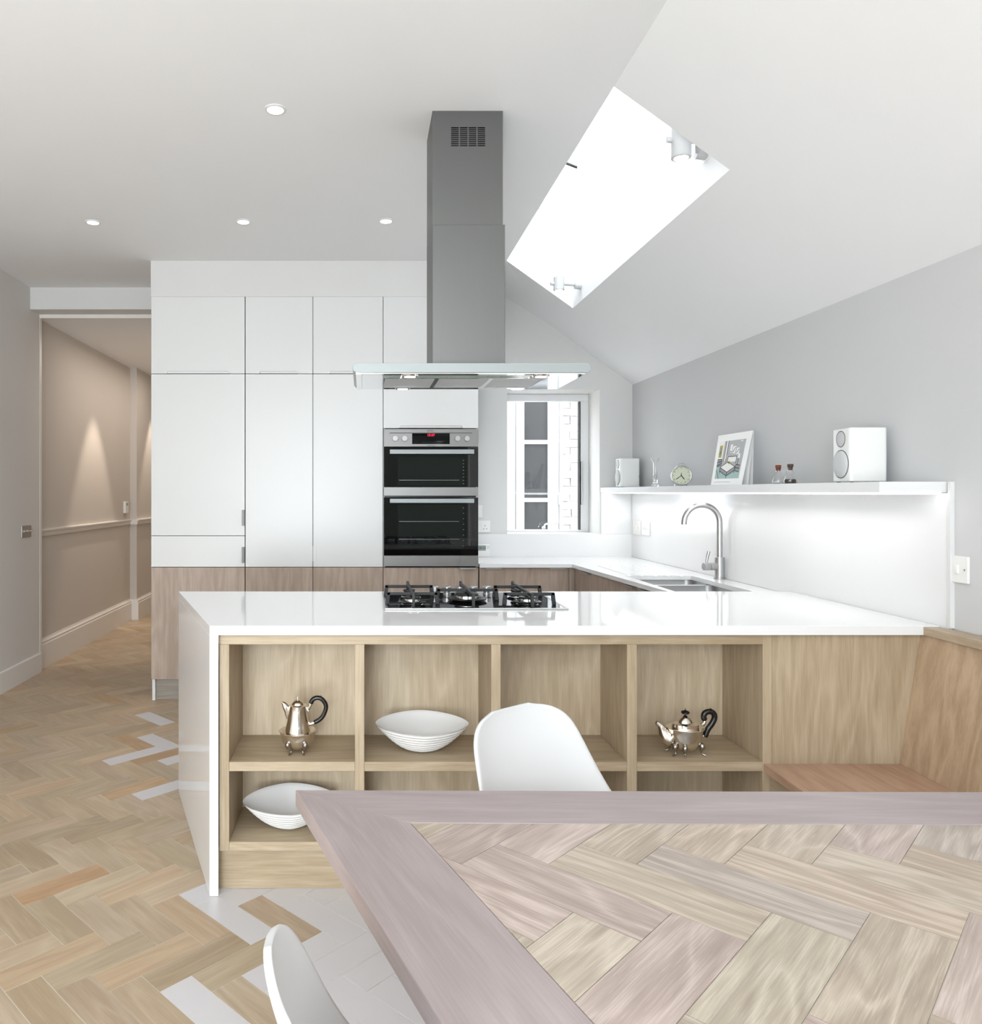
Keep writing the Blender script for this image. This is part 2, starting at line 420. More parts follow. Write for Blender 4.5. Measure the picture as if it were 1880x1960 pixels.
# beam over hall opening, casing, hall walls
bm = BX(XL, -1.36, 5.54, 5.70, 2.657, ZC+.10); S('trim_2', bm, M['wall_pale'])
bm = BX(-2.435, -2.408, 5.70, 5.735, 0, 2.66); box(bm, -2.408, -1.36, 5.70, 5.735, 2.63, 2.66); S('trim_3', bm, M['gloss_trim'])
bm = B(); box(bm, -2.6, -2.45, 5.70, 8.04, 0, 2.7); box(bm, -2.6, -2.38, 8.04, 9.4, 0, 2.7); S('wall_hall_left', bm, M['wall_hall'])
bm = B(); box(bm, -1.36, -1.2, 5.80, 9.4, 0, 2.7); S('wall_hall_right', bm, M['wall_hall'])
bm = B(); box(bm, -2.6, -1.2, 9.3, 9.45, 0, 2.7); S('wall_hall_end', bm, M['wall_hall'])
bm = B(); box(bm, -2.6, -1.2, 5.7355, 9.45, 2.64, 2.75); S('ceiling_hall', bm, M['ceil'])
# skirtings
def skirt_prof(h, t, mould=True):
    if mould: return [(0, 0), (t, 0), (t, h*.80), (t*.75, h*.84), (t*.85, h*.90), (t*.35, h*.96), (t*.3, h), (0, h)]
    return [(0, 0), (t, 0), (t, h-.004), (t-.004, h), (0, h)]
bm = prism_axis(B(), [(XL+a, b) for a, b in skirt_prof(.143, .018, False)], YF, 5.70, 'Y'); S('baseboard_left', bm, M['gloss_trim'])
bm = B(); prism_axis(bm, [(-2.45+a, b) for a, b in skirt_prof(.222, .024)], 5.735, 8.04, 'Y')
prism_axis(bm, [(-2.38+a, b) for a, b in skirt_prof(.222, .024)], 8.016, 9.3, 'Y')
box(bm, -2.45, -2.38, 8.018, 8.04, 0, .215)
S('baseboard_hall', bm, M['gloss_trim'])
def dado(x, y0, y1, bm):
    prism_axis(bm, [(x, 1.0), (x+.010, 1.0), (x+.016, 1.012), (x+.012, 1.03), (x+.030, 1.043), (x+.030, 1.052), (x, 1.056)], y0, y1, 'Y')
bm = B(); dado(-2.45, 5.735, 8.04, bm); dado(-2.38, 8.012, 9.3, bm); box(bm, -2.45, -2.38, 8.012, 8.04, 1.0, 1.054); S('trim_4', bm, M['gloss_trim'])
bm = BX(-1.36, XRI-.18, YC-.002, YB, 2.585, ZC-.0005); S('trim_5', bm, M['wall_pale'])         # bulkhead over the tall cupboards

# ------------------------------------------------------------------ herringbone floor
W_ = .0976; L_ = .3001; GAP = .0013; Q = math.sqrt(.5)
def uv2xy(u, v): return ((u+v)*Q, (u-v)*Q)
def xy2uv(x, y): return ((x+y)*Q, (x-y)*Q)
def herring(anchor_uv, is_V, nr, mr):
    ou, ov = anchor_uv
    if is_V: ou -= L_; ov -= (W_-L_)
    out = []
    for m in mr:
        for n in nr:
            u = ou+n*W_+m*L_; v = ov+n*W_-m*L_
            out.append(('H', u, v, L_, W_)); out.append(('V', u+L_, v+W_-L_, W_, L_))
    return out
def piece_mesh(poly, z0, z1, kind, c, tint, me_name, bm=None):
    """prism with grain UVs along the piece's long side and a tint colour"""
    own = bm is None
    if own: bm = B()
    uvl = bm.loops.layers.uv.get('UVMap') or bm.loops.layers.uv.new('UVMap')
    cl = bm.loops.layers.float_color.get('tint') or bm.loops.layers.float_color.new('tint')
    ro = (random.uniform(0, 40), random.uniform(0, 40))
    a = [bm.verts.new((x, y, z0)) for x, y in poly]; b = [bm.verts.new((x, y, z1)) for x, y in poly]
    fs = [bm.faces.new(a[::-1]), bm.faces.new(b)]
    n = len(poly)
    for i in range(n): fs.append(bm.faces.new((a[i], a[(i+1) % n], b[(i+1) % n], b[i])))
    ax = (Q, Q) if kind == 'H' else ((Q, -Q) if kind == 'V' else kind)
    ac = (-ax[1], ax[0])
    for f in fs:
        for l in f.loops:
            x, y, z = l.vert.co
            l[uvl].uv = ((x-c[0])*ax[0]+(y-c[1])*ax[1]+ro[0], (x-c[0])*ac[0]+(y-c[1])*ac[1]+ro[1]+z)
            l[cl] = tint
    return bm
def place_piece(name, poly, z0, z1, kind, tint, mat, parent):
    cx = sum(p[0] for p in poly)/len(poly); cy = sum(p[1] for p in poly)/len(poly)
    bm = piece_mesh([(p[0]-cx, p[1]-cy) for p in poly], z0, z1, kind, (0, 0), tint, name)
    me = bpy.data.meshes.new(name); bmesh.ops.recalc_face_normals(bm, faces=bm.faces); bm.to_mesh(me); bm.free(); me.materials.append(mat)
    o = bpy.data.objects.new(name, me); COL.objects.link(o); o.parent = parent
    pl = wloc(parent); o.location = (cx-pl.x, cy-pl.y, -pl.z)
    return o
def endline(y): return -.508-.357*(y-2.528)
floor = S('floor', BX(-2.6, XR+.1, YF-.1, 9.4, -.12, -.0012), M['grout'])
WHITE = [(371.7, 1710), (443.5, 1760.5), (478, 1714.6), (564, 1714.6), (621.6, 1763), (564, 1838), (392, 1936), (570, 1941),
         (296.7, 1376.3), (304, 1420.5), (254.3, 1446), (359, 1444.6), (346, 1476), (312.6, 1513.6), (332.5, 1343.8), (432, 1704), (509, 1692), (587, 1692), (432, 1692), (665, 1692)]
WOODS = [(538, 1757.7), (495, 1936), (444, 1847)]
Wxy = [at(a, b, 0) for a, b in WHITE]; Dxy = [at(a, b, 0) for a, b in WOODS]
def shown(px, py, Y):
    if px < -30 or py > 1990: return False
    if Y > 5.7: return px < 292
    if Y > 3.41: return px < 350
    if Y > 2.528: return px < 342+(401-342)*(3.41-Y)/.882+12
    return px < 570+(py-1540)*.569+10
pieces = herring(xy2uv(-1.1654, 2.5388), False, range(-80, 110), range(-26, 26))
big = []; rest = []
for kind, u, v, lu, lv in pieces:
    corners = [(u+GAP, v+GAP), (u+lu-GAP, v+GAP), (u+lu-GAP, v+lv-GAP), (u+GAP, v+lv-GAP)]
    poly = [uv2xy(*c) for c in corners]; cx, cy = uv2xy(u+lu/2, v+lv/2)
    if not (-2.7 < cx < 2.2 and -2.7 < cy < 9.6): continue
    if cy > 5.75 and cx > -1.2: continue
    if cy > 5.45 and cx > -1.1: continue
    xmin = XL if cy < 5.65 else (-2.45 if cy < 8.0 else -2.38)
    poly = clip_poly(poly, [(-1, 0, -xmin), (1, 0, XR), (0, -1, -YF), (0, 1, 9.3)])
    if len(poly) < 3: continue
    ar = abs(sum(poly[i][0]*poly[(i+1) % len(poly)][1]-poly[(i+1) % len(poly)][0]*poly[i][1] for i in range(len(poly))))/2
    if ar < .0012: continue
    dw = min(math.hypot(cx-a, cy-b) for a, b in Wxy); dd = min(math.hypot(cx-a, cy-b) for a, b in Dxy)
    thr = .03 if cy < 2.75 else .30
    white = dw < .055 or (cx > endline(cy)+thr and dd > .055 and cy < YC)
    px = VX+cx*F/max(cy, .3); py = VY+H*F/max(cy, .3)
    (big if (cy > .9 and shown(px, py, cy)) else rest).append((-ar/max(cy, .3)**3, kind, poly, white, cx, cy))
big.sort(key=lambda t: t[0])
ptint = [(1, 1, 1), (.96, .97, .92), (1.02, 1.0, .95), (.93, .93, .90), (1.03, .96, .88), (.90, .88, .82), (1.0, .97, .97), (1.05, 1.03, 1.0)]
def rtint(cx, cy):
    # boards differ from batch to batch: pale green-grey ones and a few ruddy ones
    t = random.choice(ptint); s = random.uniform(.93, 1.06)
    if random.random() < .06: t = (1.0, .86, .70)
    return (t[0]*s, t[1]*s, t[2]*s, 1)
cnt = {True: 0, False: 0}; stuffW = B(); stuffT = B()
orange = at(115, 1692, 0)
for _, kind, poly, white, cx, cy in big+rest:
    is_big = cnt[white] < 300 and (_, kind, poly, white, cx, cy) in big[:700]
    tint = (1, 1, 1, 1) if white else rtint(cx, cy)
    if math.hypot(cx-orange[0], cy-orange[1]) < .06: tint = (1.02, .84, .68, 1)
    dz = random.uniform(-.0004, .0004)
    if is_big:
        cnt[white] += 1
        place_piece('tile' if white else 'plank', poly, -.010, dz, kind, tint, M['tile'] if white else M['plank'], floor)
    else:
        piece_mesh(poly, -.010, dz, kind, (0, 0), tint, '', stuffT if white else stuffW)
obj('planks', stuffW, M['plank'], floor, kind='stuff'); obj('tiles', stuffT, M['tile'], floor, kind='stuff')

# ------------------------------------------------------------------ window 1 and what is outside it
win = empty('window_1', (1.35, 5.74, wz0), None, None); win['kind'] = 'structure'
bm = B(); y0, y1 = 5.715, 5.77
za_, zb_ = pZ(1014, 5.715), pZ(768, 5.715); box(bm, wx0, wx0+.05, y0, y1, za_, zb_); box(bm, pX(1110, 5.715), wx1, y0, y1, za_, zb_)
box(bm, wx0+.0005, wx1-.0005, y0, y1, zb_+.0003, wz1-.0005); box(bm, wx0+.0005, wx1-.0005, y0, y1, wz0+.0005, za_-.0003)
obj('window_frame', bm, M['white_matt'], win, bevel=.003)
bm = B(); box(bm, wx0+.05, pX(1110, 5.715), 5.75, 5.756, pZ(1014, 5.715), pZ(768, 5.715)); obj('pane', bm, M['pane'], win)
bm = BX(pX(1108.5, 5.72), pX(1110.5, 5.72), 5.708, 5.76, pZ(1014, 5.72), pZ(769, 5.72)); obj('seal', bm, M['dark_gap'], win, label='dark rubber seal at the side of the pane')
bm = BX(pX(1112.5, 5.70), pX(1115.5, 5.70), 5.69, 5.715, pZ(966, 5.70), pZ(883, 5.70)); obj('handle_reflection', bm, M['steel'], win, bevel=.002, label='handle reflection on the frame side, drawn as a slim grey bar')  # solid bar put where the handle is reflected in the jamb
bm = B(); xh = pX(1042, 5.68); zh = pZ(1010, 5.68)
cyl(bm, (xh, 5.71, zh), (xh, 5.68, zh), .012); tube(bm, spline([(xh, 5.68, zh), (xh+.004, 5.67, zh+.022), (xh+.03, 5.668, zh+.03), (xh+.10, 5.668, zh+.028)], 6), .0065, 10)
obj('handle', bm, M['chrome'], win, smooth=50, label='chrome lever handle at the foot of the window')

door = empty('door_1', (1.4, 6.6, 0), None, None); door['kind'] = 'structure'
Yd = 6.6; d0, d1 = pX(930, Yd), pX(1070, Yd); g0, g1 = pX(1004, Yd), pX(1049, Yd)
zb = [pZ(1075, Yd), pZ(961, Yd), pZ(953, Yd), pZ(850, Yd), pZ(842, Yd), pZ(735, Yd)]
bm = B(); box(bm, d0, g0, Yd, Yd+.045, .1, 2.5); box(bm, g1, d1, Yd, Yd+.045, .1, 2.5)
box(bm, g0, g1, Yd, Yd+.045, .1, zb[0]); box(bm, g0, g1, Yd, Yd+.045, zb[1], zb[2]); box(bm, g0, g1, Yd, Yd+.045, zb[3], zb[4]); box(bm, g0, g1, Yd, Yd+.045, zb[5], 2.5)
obj('door_leaf', bm, M['outdoor_white'], door, bevel=.004)
for a, b in ((zb[0], zb[1]), (zb[2], zb[3]), (zb[4], zb[5])):
    obj('door_pane', BX(g0, g1, Yd+.018, Yd+.026, a, b), M['dark_pane'], door)
obj('door_frame', BX(d1+.004, pX(1076, Yd), Yd-.02, Yd+.09, .1, 2.55), M['gloss_trim'], door)
obj('door_hinge', BX(d1-.008, d1+.012, Yd-.018, Yd-.001, pZ(966, Yd), pZ(944, Yd)), M['steel'], door)
obj('door_gap', BX(pX(986.6, Yd), pX(987.6, Yd), Yd-.002, Yd-.0005, .1, 2.5), M['dark_gap'], door)
wo = S('wall_outside', BX(pX(1072, 7.4), 3.2, 7.425, 7.7, 0, 3.2), M['white_brick'])
z = .35; k = 0
while z < 2.35:
    x = pX(1070, 7.4)+(.0 if k % 2 else -.11)+random.uniform(-.01, .01)
    while x < 2.3:
        a = max(x, pX(1077, 7.4)+random.uniform(-.008, .004)); b = x+.215
        if b-a > .03:
            d = random.uniform(-.01, .006)
            bb = BX(a, b, 7.40+d, 7.44, z, z+.068)
            for v in bb.verts: v.co += Vector((random.uniform(-.004, .004), random.uniform(-.005, .005), random.uniform(-.006, .006)))
            obj('brick', bb, M['white_brick'], wo)
        x += .226
    z += .075; k += 1
S('ground_outside', BX(.4, 3.4, 5.81, 7.7, -.1, .0), M['dark_brick'])
S('wall_garden', BX(-4.5, 4.5, -7.2, -7.0, -.2, 2.9), M['garden_wall'])
S('ground_garden', BX(-4.5, 4.5, -7.0, -2.66, -.3, -.05), M['wall_pale'])

# ------------------------------------------------------------------ tall cupboards
def pull_front(x0, x1, z0, z1, c0, c1, depth=.022, edge='bottom', ch=.016):
    """door with a finger cut-out in one horizontal edge"""
    bm = B(); y0, y1 = YC, YC+depth
    r = .005
    if edge == 'bottom':
        pts = [(x0, z0), (c0-r, z0), (c0, z0+r), (c0+r*.6, z0+ch), (c1-r*.6, z0+ch), (c1, z0+r), (c1+r, z0), (x1, z0), (x1, z1), (x0, z1)]
    prism_axis(bm, pts, y0, y1, 'Y'); return bm
def tall(name_label, px0, px1, fronts, extra=None):
    x0, x1 = pX(px0, YC), pX(px1, YC)
    t = empty('tall_cupboard', ((x0+x1)/2, YC+.27, 0), name_label, 'cupboard', None)
    return t, x0, x1
g = .0016
ZT, ZM = pZ(567.5, YC), pZ(715.5, YC); ZW = pZ(1085.5, YC); ZP = pZ(1300.8, YC)
def carcass(t, x0, x1, z0=None, z1=2.584, split=None):
    z0 = ZP if z0 is None else z0
    if split: 
        obj('carcass', BX(x0+.001, x1-.001, YC+.024, YB-.01, z0, split[0]), M['dark_gap'], t); bm = BX(x0+.001, x1-.001, YC+.024, YB-.01, split[1], z1)
    else: bm = BX(x0+.001, x1-.001, YC+.024, YB-.01, z0, z1)
    obj('carcass', bm, M['dark_gap'], t)
def front(t, nm, x0, x1, z0, z1, mat, cut=None):
    if cut: bm = pull_front(x0+g, x1-g, z0+g, z1-g, cut[0], cut[1])
    else: bm = BX(x0+g, x1-g, YC, YC+.022, z0+g, z1-g)
    d = obj(nm, bm, mat, t, bevel=.0012, seg=1)
    if cut: obj('finger_recess', BX(cut[0]-.004, cut[1]+.004, YC+.010, YC+.0235, z0+.0045, z0+.026), M['white_matt'], d)
    return d
# 1
t, x0, x1 = tall('wide white tall cupboard beside the hall opening with grey-brown wood base', 289, 469, None)
carcass(t, x0+.002, x1)
front(t, 'upper_door', x0, x1, ZM, ZT, M['white'], (pX(320, YC), pX(438, YC)))
d = front(t, 'door', x0, x1, pZ(1025.5, YC), ZM, M['white'])
obj('handle', BX(pX(463.5, YC), pX(468.2, YC), YC-.012, YC+.004, pZ(1006, YC), pZ(976, YC)), M['steel_dark'], d, bevel=.001)
d = front(t, 'lower_door', x0, x1, ZW, pZ(1025.5, YC), M['white'])
obj('handle', BX(pX(463.5, YC), pX(468.2, YC), YC-.012, YC+.004, pZ(1077, YC), pZ(1047, YC)), M['steel_dark'], d, bevel=.001)
front(t, 'base_panel', x0, x1, ZP, ZW, M['walnutZ'])
obj('end_panel', BX(x0+.003, x0+.022, YC+.02, YB-.01, 0, ZP), M['white'], t)
obj('plinth', BX(x0+.024, x1, YC+.035, YC+.053, 0.001, ZP-.002), M['walnutX'], t)
# 2, 3
for lab, a, b, c0, c1 in (('narrow white tall cupboard, second from the hall opening', 469.5, 599, 497, 569),
                          ('white tall cupboard directly left of the double oven', 599, 733.5, 632, 705)):
    t, x0, x1 = tall(lab, a, b, None)
    carcass(t, x0, x1)
    front(t, 'upper_door', x0, x1, ZM, ZT, M['white'], (pX(c0, YC), pX(c1, YC)))
    d = front(t, 'door', x0, x1, ZW, ZM, M['white'])
    xx = x1 if a < 500 else x0; s = -1 if a < 500 else 1
    obj('edge_pull', BX(min(xx, xx+s*.022)+.001, max(xx, xx+s*.022)-.001, YC-.003, YC+.001, pZ(1075, YC), pZ(1045, YC)), M['white_matt'], d, bevel=.001)
    front(t, 'base_panel', x0, x1, ZP, ZW, M['walnutZ'])
    obj('plinth', BX(x0, x1, YC+.035, YC+.053, 0.001, ZP-.002), M['walnutX'], t)
# 4 oven housing
OX0, OX1 = pX(734.5, YC), pX(915.5, YC); OZ0, OZ1 = ZW, pZ(820, YC)
t, x0, x1 = tall('white tall cupboard built round the double oven', 733.5, 916, None)
carcass(t, x0, x1, split=(OZ0-.002, OZ1+.001))
obj('oven_side', BX(x0+.001, x0+.012, YC+.024, YB-.01, OZ0-.002, OZ1+.001), M['white_matt'], t); obj('oven_side', BX(x1-.012, x1-.001, YC+.024, YB-.01, OZ0-.002, OZ1+.001), M['white_matt'], t)
front(t, 'upper_door', x0, x1, ZM, ZT, M['white'], (pX(770, YC), pX(880, YC)))
front(t, 'door', x0, x1, OZ1, ZM, M['white'], (pX(766, YC), pX(885, YC)))
dr = front(t, 'drawer', x0, x1, .55, ZW-.002, M['walnutZ'])
obj('handle', BX(pX(880, YC), pX(910, YC), YC-.024, YC+.002, pZ(1089, YC), pZ(1086, YC)), M['steel'], dr)
front(t, 'base_panel', x0, x1, ZP, .548, M['walnutZ'])
obj('plinth', BX(x0, x1, YC+.035, YC+.053, 0.001, ZP-.002), M['walnutX'], t)

# double oven
ov = empty('double_oven', ((OX0+OX1)/2, YC+.25, OZ0), 'stainless steel and black glass double oven built into white cupboard', 'oven')
Yo = YC-.012
def oz(y): return pZ(y, Yo)
def ox(x): return pX(x, Yo)
obj('oven_body', BX(OX0+.014, OX1-.014, YC+.024, YB-.03, OZ0+.002, OZ1-.001), M['enamel'], ov)
obj('control_panel', BX(OX0+.001, OX1-.001, Yo, YC+.022, oz(855), oz(821)), M['steel_oven'], ov, bevel=.0015)
ds = obj('display', BX(ox(789), ox(861), Yo-.0015, Yo+.001, oz(850), oz(829.5)), M['black_gloss'], ov)
bm = text_bm('15:27', .022); bmesh.ops.rotate(bm, cent=(0, 0, 0), matrix=Matrix.Rotation(math.pi/2, 3, 'X'), verts=bm.verts)
bmesh.ops.translate(bm, verts=bm.verts, vec=(ox(825), Yo-.0025, oz(833))); obj('clock_digits', bm, M['red_led'], ds, label='red digital clock figures')
bm = text_bm('AEG', .013); bmesh.ops.rotate(bm, cent=(0, 0, 0), matrix=Matrix.Rotation(math.pi/2, 3, 'X'), verts=bm.verts)
bmesh.ops.translate(bm, verts=bm.verts, vec=(ox(826), Yo-.0008, oz(824.5)))
for i in range(3): box(bm, ox(818.5), ox(821), Yo-.0009, Yo-.0004, oz(826.2-i*1.3), oz(825.6-i*1.3))
obj('badge', bm, M['ink'], ov, label='small dark maker name')
obj('trim_line', BX(ox(746), ox(904), Yo-.001, Yo+.001, oz(829.3), oz(828.3)), M['ink'], ov)
bm = text_bm('COMPETENCE', .0075); bmesh.ops.rotate(bm, cent=(0, 0, 0), matrix=Matrix.Rotation(math.pi/2, 3, 'X'), verts=bm.verts)
bmesh.ops.translate(bm, verts=bm.verts, vec=(ox(825), Yo-.0008, oz(853))); obj('lettering', bm, M['dark_gap'], ov)
for kx in (756.5, 774.5, 875.5, 893.5):
    bm = cyl(B(), (ox(kx), Yo, oz(839.5)), (ox(kx), Yo-.022, oz(839.5)), .0185, .0165, 28)
    box(bm, ox(kx)-.0012, ox(kx)+.0012, Yo-.0228, Yo-.021, oz(839.5)+.004, oz(839.5)+.015)
    kn = obj('knob', bm, M['knob'], ov, smooth=40)
    bm = B()
    for i in range(9):
        a = math.radians(-220+i*32.5-0); rr = .0255
        cx, cz = ox(kx)+rr*math.cos(a+math.pi/2-0.35), oz(839.5)+rr*math.sin(a+math.pi/2-.35)
        box(bm, cx-.0011, cx+.0011, Yo-.0007, Yo, cz-.0007, cz+.0007)
    obj('scale_marks', bm, M['ink'], ov)
for nm, ya, yb, wy0, wy1, hy0, hy1, label in (('upper_door', 855.5, 932, 875, 930, 861, 869.5, None), ('lower_door', 952, 1063, 966, 1049, 954.5, 962.5, None)):
    d = obj(nm, BX(OX0+.001, OX1-.001, Yo, YC+.022, oz(yb), oz(ya)), M['black_gloss'], ov, bevel=.002)
    obj('window', BX(ox(762), ox(888), Yo-.0006, Yo+.002, oz(wy1), oz(wy0)), M['oven_pane'], d)
    bm = B(); box(bm, ox(746), ox(906), Yo-.045, Yo-.030, oz(hy1), oz(hy0)); box(bm, ox(750), ox(756), Yo-.031, Yo+.001, oz(hy1-2), oz(hy0+2)); box(bm, ox(896), ox(902), Yo-.031, Yo+.001, oz(hy1-2), oz(hy0+2))
    obj('handle', bm, M['hood_edge'], d, bevel=.002)
    bm = B()
    for rz in ((919,), (998, 1032))[0 if nm == 'upper_door' else 1]:
        box(bm, ox(764), ox(879), Yo-.0009, Yo-.0005, oz(rz+.6), oz(rz-.4))
    for k in range(8):
        zz = wy0+6+(wy1-wy0-10)*k/7
        box(bm, ox(886), ox(888.5), Yo-.0009, Yo-.0005, oz(zz+.5), oz(zz-.5))
    obj('rack', bm, M['steel_dark'], d, label='wire racks seen behind the glass')
obj('steel_band', BX(OX0+.001, OX1-.001, Yo, YC+.022, oz(949), oz(932.5)), M['steel_oven'], ov, bevel=.001)
obj('steel_band', BX(OX0+.001, OX1-.001, Yo, YC+.022, oz(1084), oz(1063.5)), M['steel_oven'], ov, bevel=.001)

# ------------------------------------------------------------------ back worktop and base cupboards
ZK = .8786; TK = .022
def xl(y): return 1.321+(4.855-y)*.0565
bt = empty('back_worktop', (1.5, 5.1, ZK-TK), 'white L-shaped worktop along the window wall and the sink wall', 'worktop')
sk0, sk1, sy0, sy1 = 1.43, 1.787, 3.45, 4.185
bm = B()
prism(bm, [(OX1+.004, 4.855), (1.321, 4.855), (1.905, 4.855), (1.905, YB-.002), (OX1+.004, YB-.002)], ZK-TK, ZK)
prism(bm, [(xl(4.74), 4.74), (1.905, 4.74), (1.905, 4.855), (1.321, 4.855)], ZK-TK, ZK)
gx = [1.453, 1.524, 1.598, 1.667, 1.738]
def prof(y): 
    p = [(xl(y), ZK)]
    for q in gx: p += [(q-.008, ZK), (q, ZK-.005), (q+.008, ZK)]
    return p+[(1.905, ZK), (1.905, ZK-TK), (xl(y), ZK-TK)]
A = [bm.verts.new((a, sy1, b)) for a, b in prof(sy1)]; C2 = [bm.verts.new((a, 4.74, b)) for a, b in prof(4.74)]
bm.faces.new(A); bm.faces.new(C2[::-1])
for i in range(len(A)): bm.faces.new((A[i], C2[i], C2[(i+1) % len(A)], A[(i+1) % len(A)]))
prism(bm, [(xl(3.42), 3.42), (sk0, 3.42), (sk0, sy1), (xl(sy1), sy1)], ZK-TK, ZK)
box(bm, sk1, 1.905, 3.42, sy1, ZK-TK, ZK); box(bm, sk0, sk1, 3.42, sy0, ZK-TK, ZK)
obj('top', bm, M['quartz'], bt)
bm = B(); box(bm, OX1+.002, XR-.002, YB-.012, YB-.001, ZK, wz0); obj('upstand', bm, M['glass_white'], bt, label='white upstand below the window')
# wall panel on right wall + back corner
sp = empty('splashback', (1.905, 4.0, ZK), 'glossy white splashback panel behind the sink tap', 'splashback')
obj('side_panel', BX(1.903, XR-.0005, 2.49, YB-.013, ZK+.001, 1.330), M['glass_white'], sp)
obj('end_strip', BX(1.897, XR-.0005, 2.478, 2.489, .893, 1.368), M['white'], sp)
obj('back_panel', BX(pX(1150, YB), 1.902, YB-.010, YB-.001, wz0+.001, 1.330), M['glass_white'], sp)
obj('corner_joint', BX(1.899, 1.903, YB-.018, YB-.012, wz0, 1.328), M['white'], sp)

def base_unit(label, loc): return empty('base_cupboard', loc, label, 'cupboard')
t = base_unit('wood-fronted base cupboard under the window worktop', (1.0, 5.1, 0))
obj('carcass', BX(OX1+.006, 1.30, YC+.024, YB-.01, .1, ZK-TK-.001), M['dark_gap'], t)
obj('corner_post', BX(pX(1089, YC)+.002, 1.352, YC, YC+.02, .15, ZK-TK-.006), M['walnutZ'], t)
dr = obj('drawer', BX(OX1+.008, pX(1089, YC), YC, YC+.02, .62, ZK-TK-.006), M['walnutZ'], t, bevel=.001)
for a, b in ((928, 959), (1051, 1081)): obj('handle', BX(pX(a, YC), pX(b, YC), YC-.022, YC+.001, ZK-TK-.013, ZK-TK-.0045), M['steel'], dr)
obj('door', BX(OX1+.008, pX(1089, YC), YC, YC+.02, .15, .617), M['walnutZ'], t, bevel=.001)
obj('plinth', BX(OX1+.008, 1.30, YC+.04, YC+.058, .001, .148), M['walnutX'], t)
t = base_unit('wood-fronted corner base cupboard nearest the window', (1.6, 4.5, 0))
def sidebox(y0, y1, z0, z1, off=.018, th=.02):
    return hexa(B(), [(xl(y0)+off, y0, z0), (xl(y0)+off+th, y0, z0), (xl(y1)+off+th, y1, z0), (xl(y1)+off, y1, z0),
                      (xl(y0)+off, y0, z1), (xl(y0)+off+th, y0, z1), (xl(y1)+off+th, y1, z1), (xl(y1)+off, y1, z1)]) if False else None
def sbox(y0, y1, z0, z1, off=.018, th=.02):
    bm = B(); hexa(bm, [(xl(y0)+off, y0, z0), (xl(y0)+off+th, y0, z0), (xl(y1)+off+th, y1, z0), (xl(y1)+off, y1, z0),
                        (xl(y0)+off, y0, z1), (xl(y0)+off+th, y0, z1), (xl(y1)+off+th, y1, z1), (xl(y1)+off, y1, z1)]); return bm
ZD = ZK-TK-.006
obj('carcass', sbox(4.31, 4.85, .1, ZK-TK-.001, .040, .5), M['dark_gap'], t)
d = obj('door', sbox(4.30, 4.85, .15, ZD), M['walnutZ'], t, bevel=.001) if False else obj('door', sbox(4.302, 4.852, .15, ZD), M['walnutZ'], t, bevel=.001)
obj('handle', sbox(4.56, 4.70, ZD-.008, ZD+.001, -.006, .025), M['steel'], d)
t = base_unit('wood-fronted base cupboard under the sink', (1.6, 3.9, 0))
obj('carcass', sbox(3.43, 4.30, .1, .66, .040, .45), M['dark_gap'], t)
d = obj('door', sbox(3.862, 4.298, .15, ZD), M['walnutZ'], t, bevel=.001)
obj('handle', sbox(3.90, 4.02, ZD-.008, ZD+.001, -.006, .025), M['steel'], d)
d = obj('door', sbox(3.43, 3.858, .15, ZD), M['walnutZ'], t, bevel=.001)
obj('handle', sbox(3.70, 3.83, ZD-.008, ZD+.001, -.006, .025), M['steel'], d)

# sink
s = empty('sink', ((sk0+sk1)/2, 3.8, .68), 'stainless steel double-bowl sink set into the white worktop', 'sink')
def basin(y0, y1, d):
    bm = B(); w = .004; z1 = ZK-TK-.001; z0 = z1-d; x0, x1 = sk0-.004, sk1+.004
    out = rrect(x0-.0, x1, y0, y1, .045, 6); inn = rrect(x0+w, x1-w, y0+w, y1-w, .041, 6); fl = rrect(x0+.03, x1-.03, y0+.03, y1-.03, .03, 6)
    rings = [[bm.verts.new((x, y, z)) for x, y in P] for P, z in ((out, z0-.004), (out, z1), (inn, z1), (inn, z0+.03), (fl, z0))]
    n = len(out)
    for a, b in zip(rings, rings[1:]):
        for i in range(n): bm.faces.new((a[i], a[(i+1) % n], b[(i+1) % n], b[i]))
    bm.faces.new(rings[-1]); bm.faces.new(rings[0][::-1]); return bm
obj('bowl', basin(3.965, 4.19, .16), M['steel'], s, smooth=50)
obj('bowl', basin(3.445, 3.935, .19), M['steel'], s, smooth=50)
obj('divider', BX(sk0-.003, sk1+.003, 3.933, 3.967, ZK-TK-.012, ZK-TK-.0015), M['steel'], s, bevel=.003)
obj('drain', cyl(B(), (1.61, 3.7, .680), (1.61, 3.7, .6735), .04), M['chrome'], s, smooth=40)

# tap
Yt = 4.03; tx = pX(1382, Yt)-.012; r = .0935
tp = empty('tap', (tx, Yt, ZK), 'brushed steel swan-neck kitchen tap with side lever beside the sink', 'tap')
bm = B(); cyl(bm, (tx, Yt, ZK), (tx, Yt, ZK+.008), .0285, .0285, 32); cyl(bm, (tx, Yt, ZK+.008), (tx, Yt, pZ(1066, Yt)), .025, .025, 32)
obj('body', bm, M['steel'], tp, smooth=40, bevel=.0015)
zc = pZ(961, Yt)-.015-r
pts = [(tx, Yt, pZ(1070, Yt)), (tx, Yt, (pZ(1066, Yt)+zc)/2)]+[(tx-r+r*math.cos(a), Yt, zc+r*math.sin(a)) for a in [math.pi*k/20 for k in range(21)]]+[(tx-2*r, Yt, pZ(1004, Yt))]
obj('spout', tube(B(), pts, .0145, 20), M['steel'], tp, smooth=50)
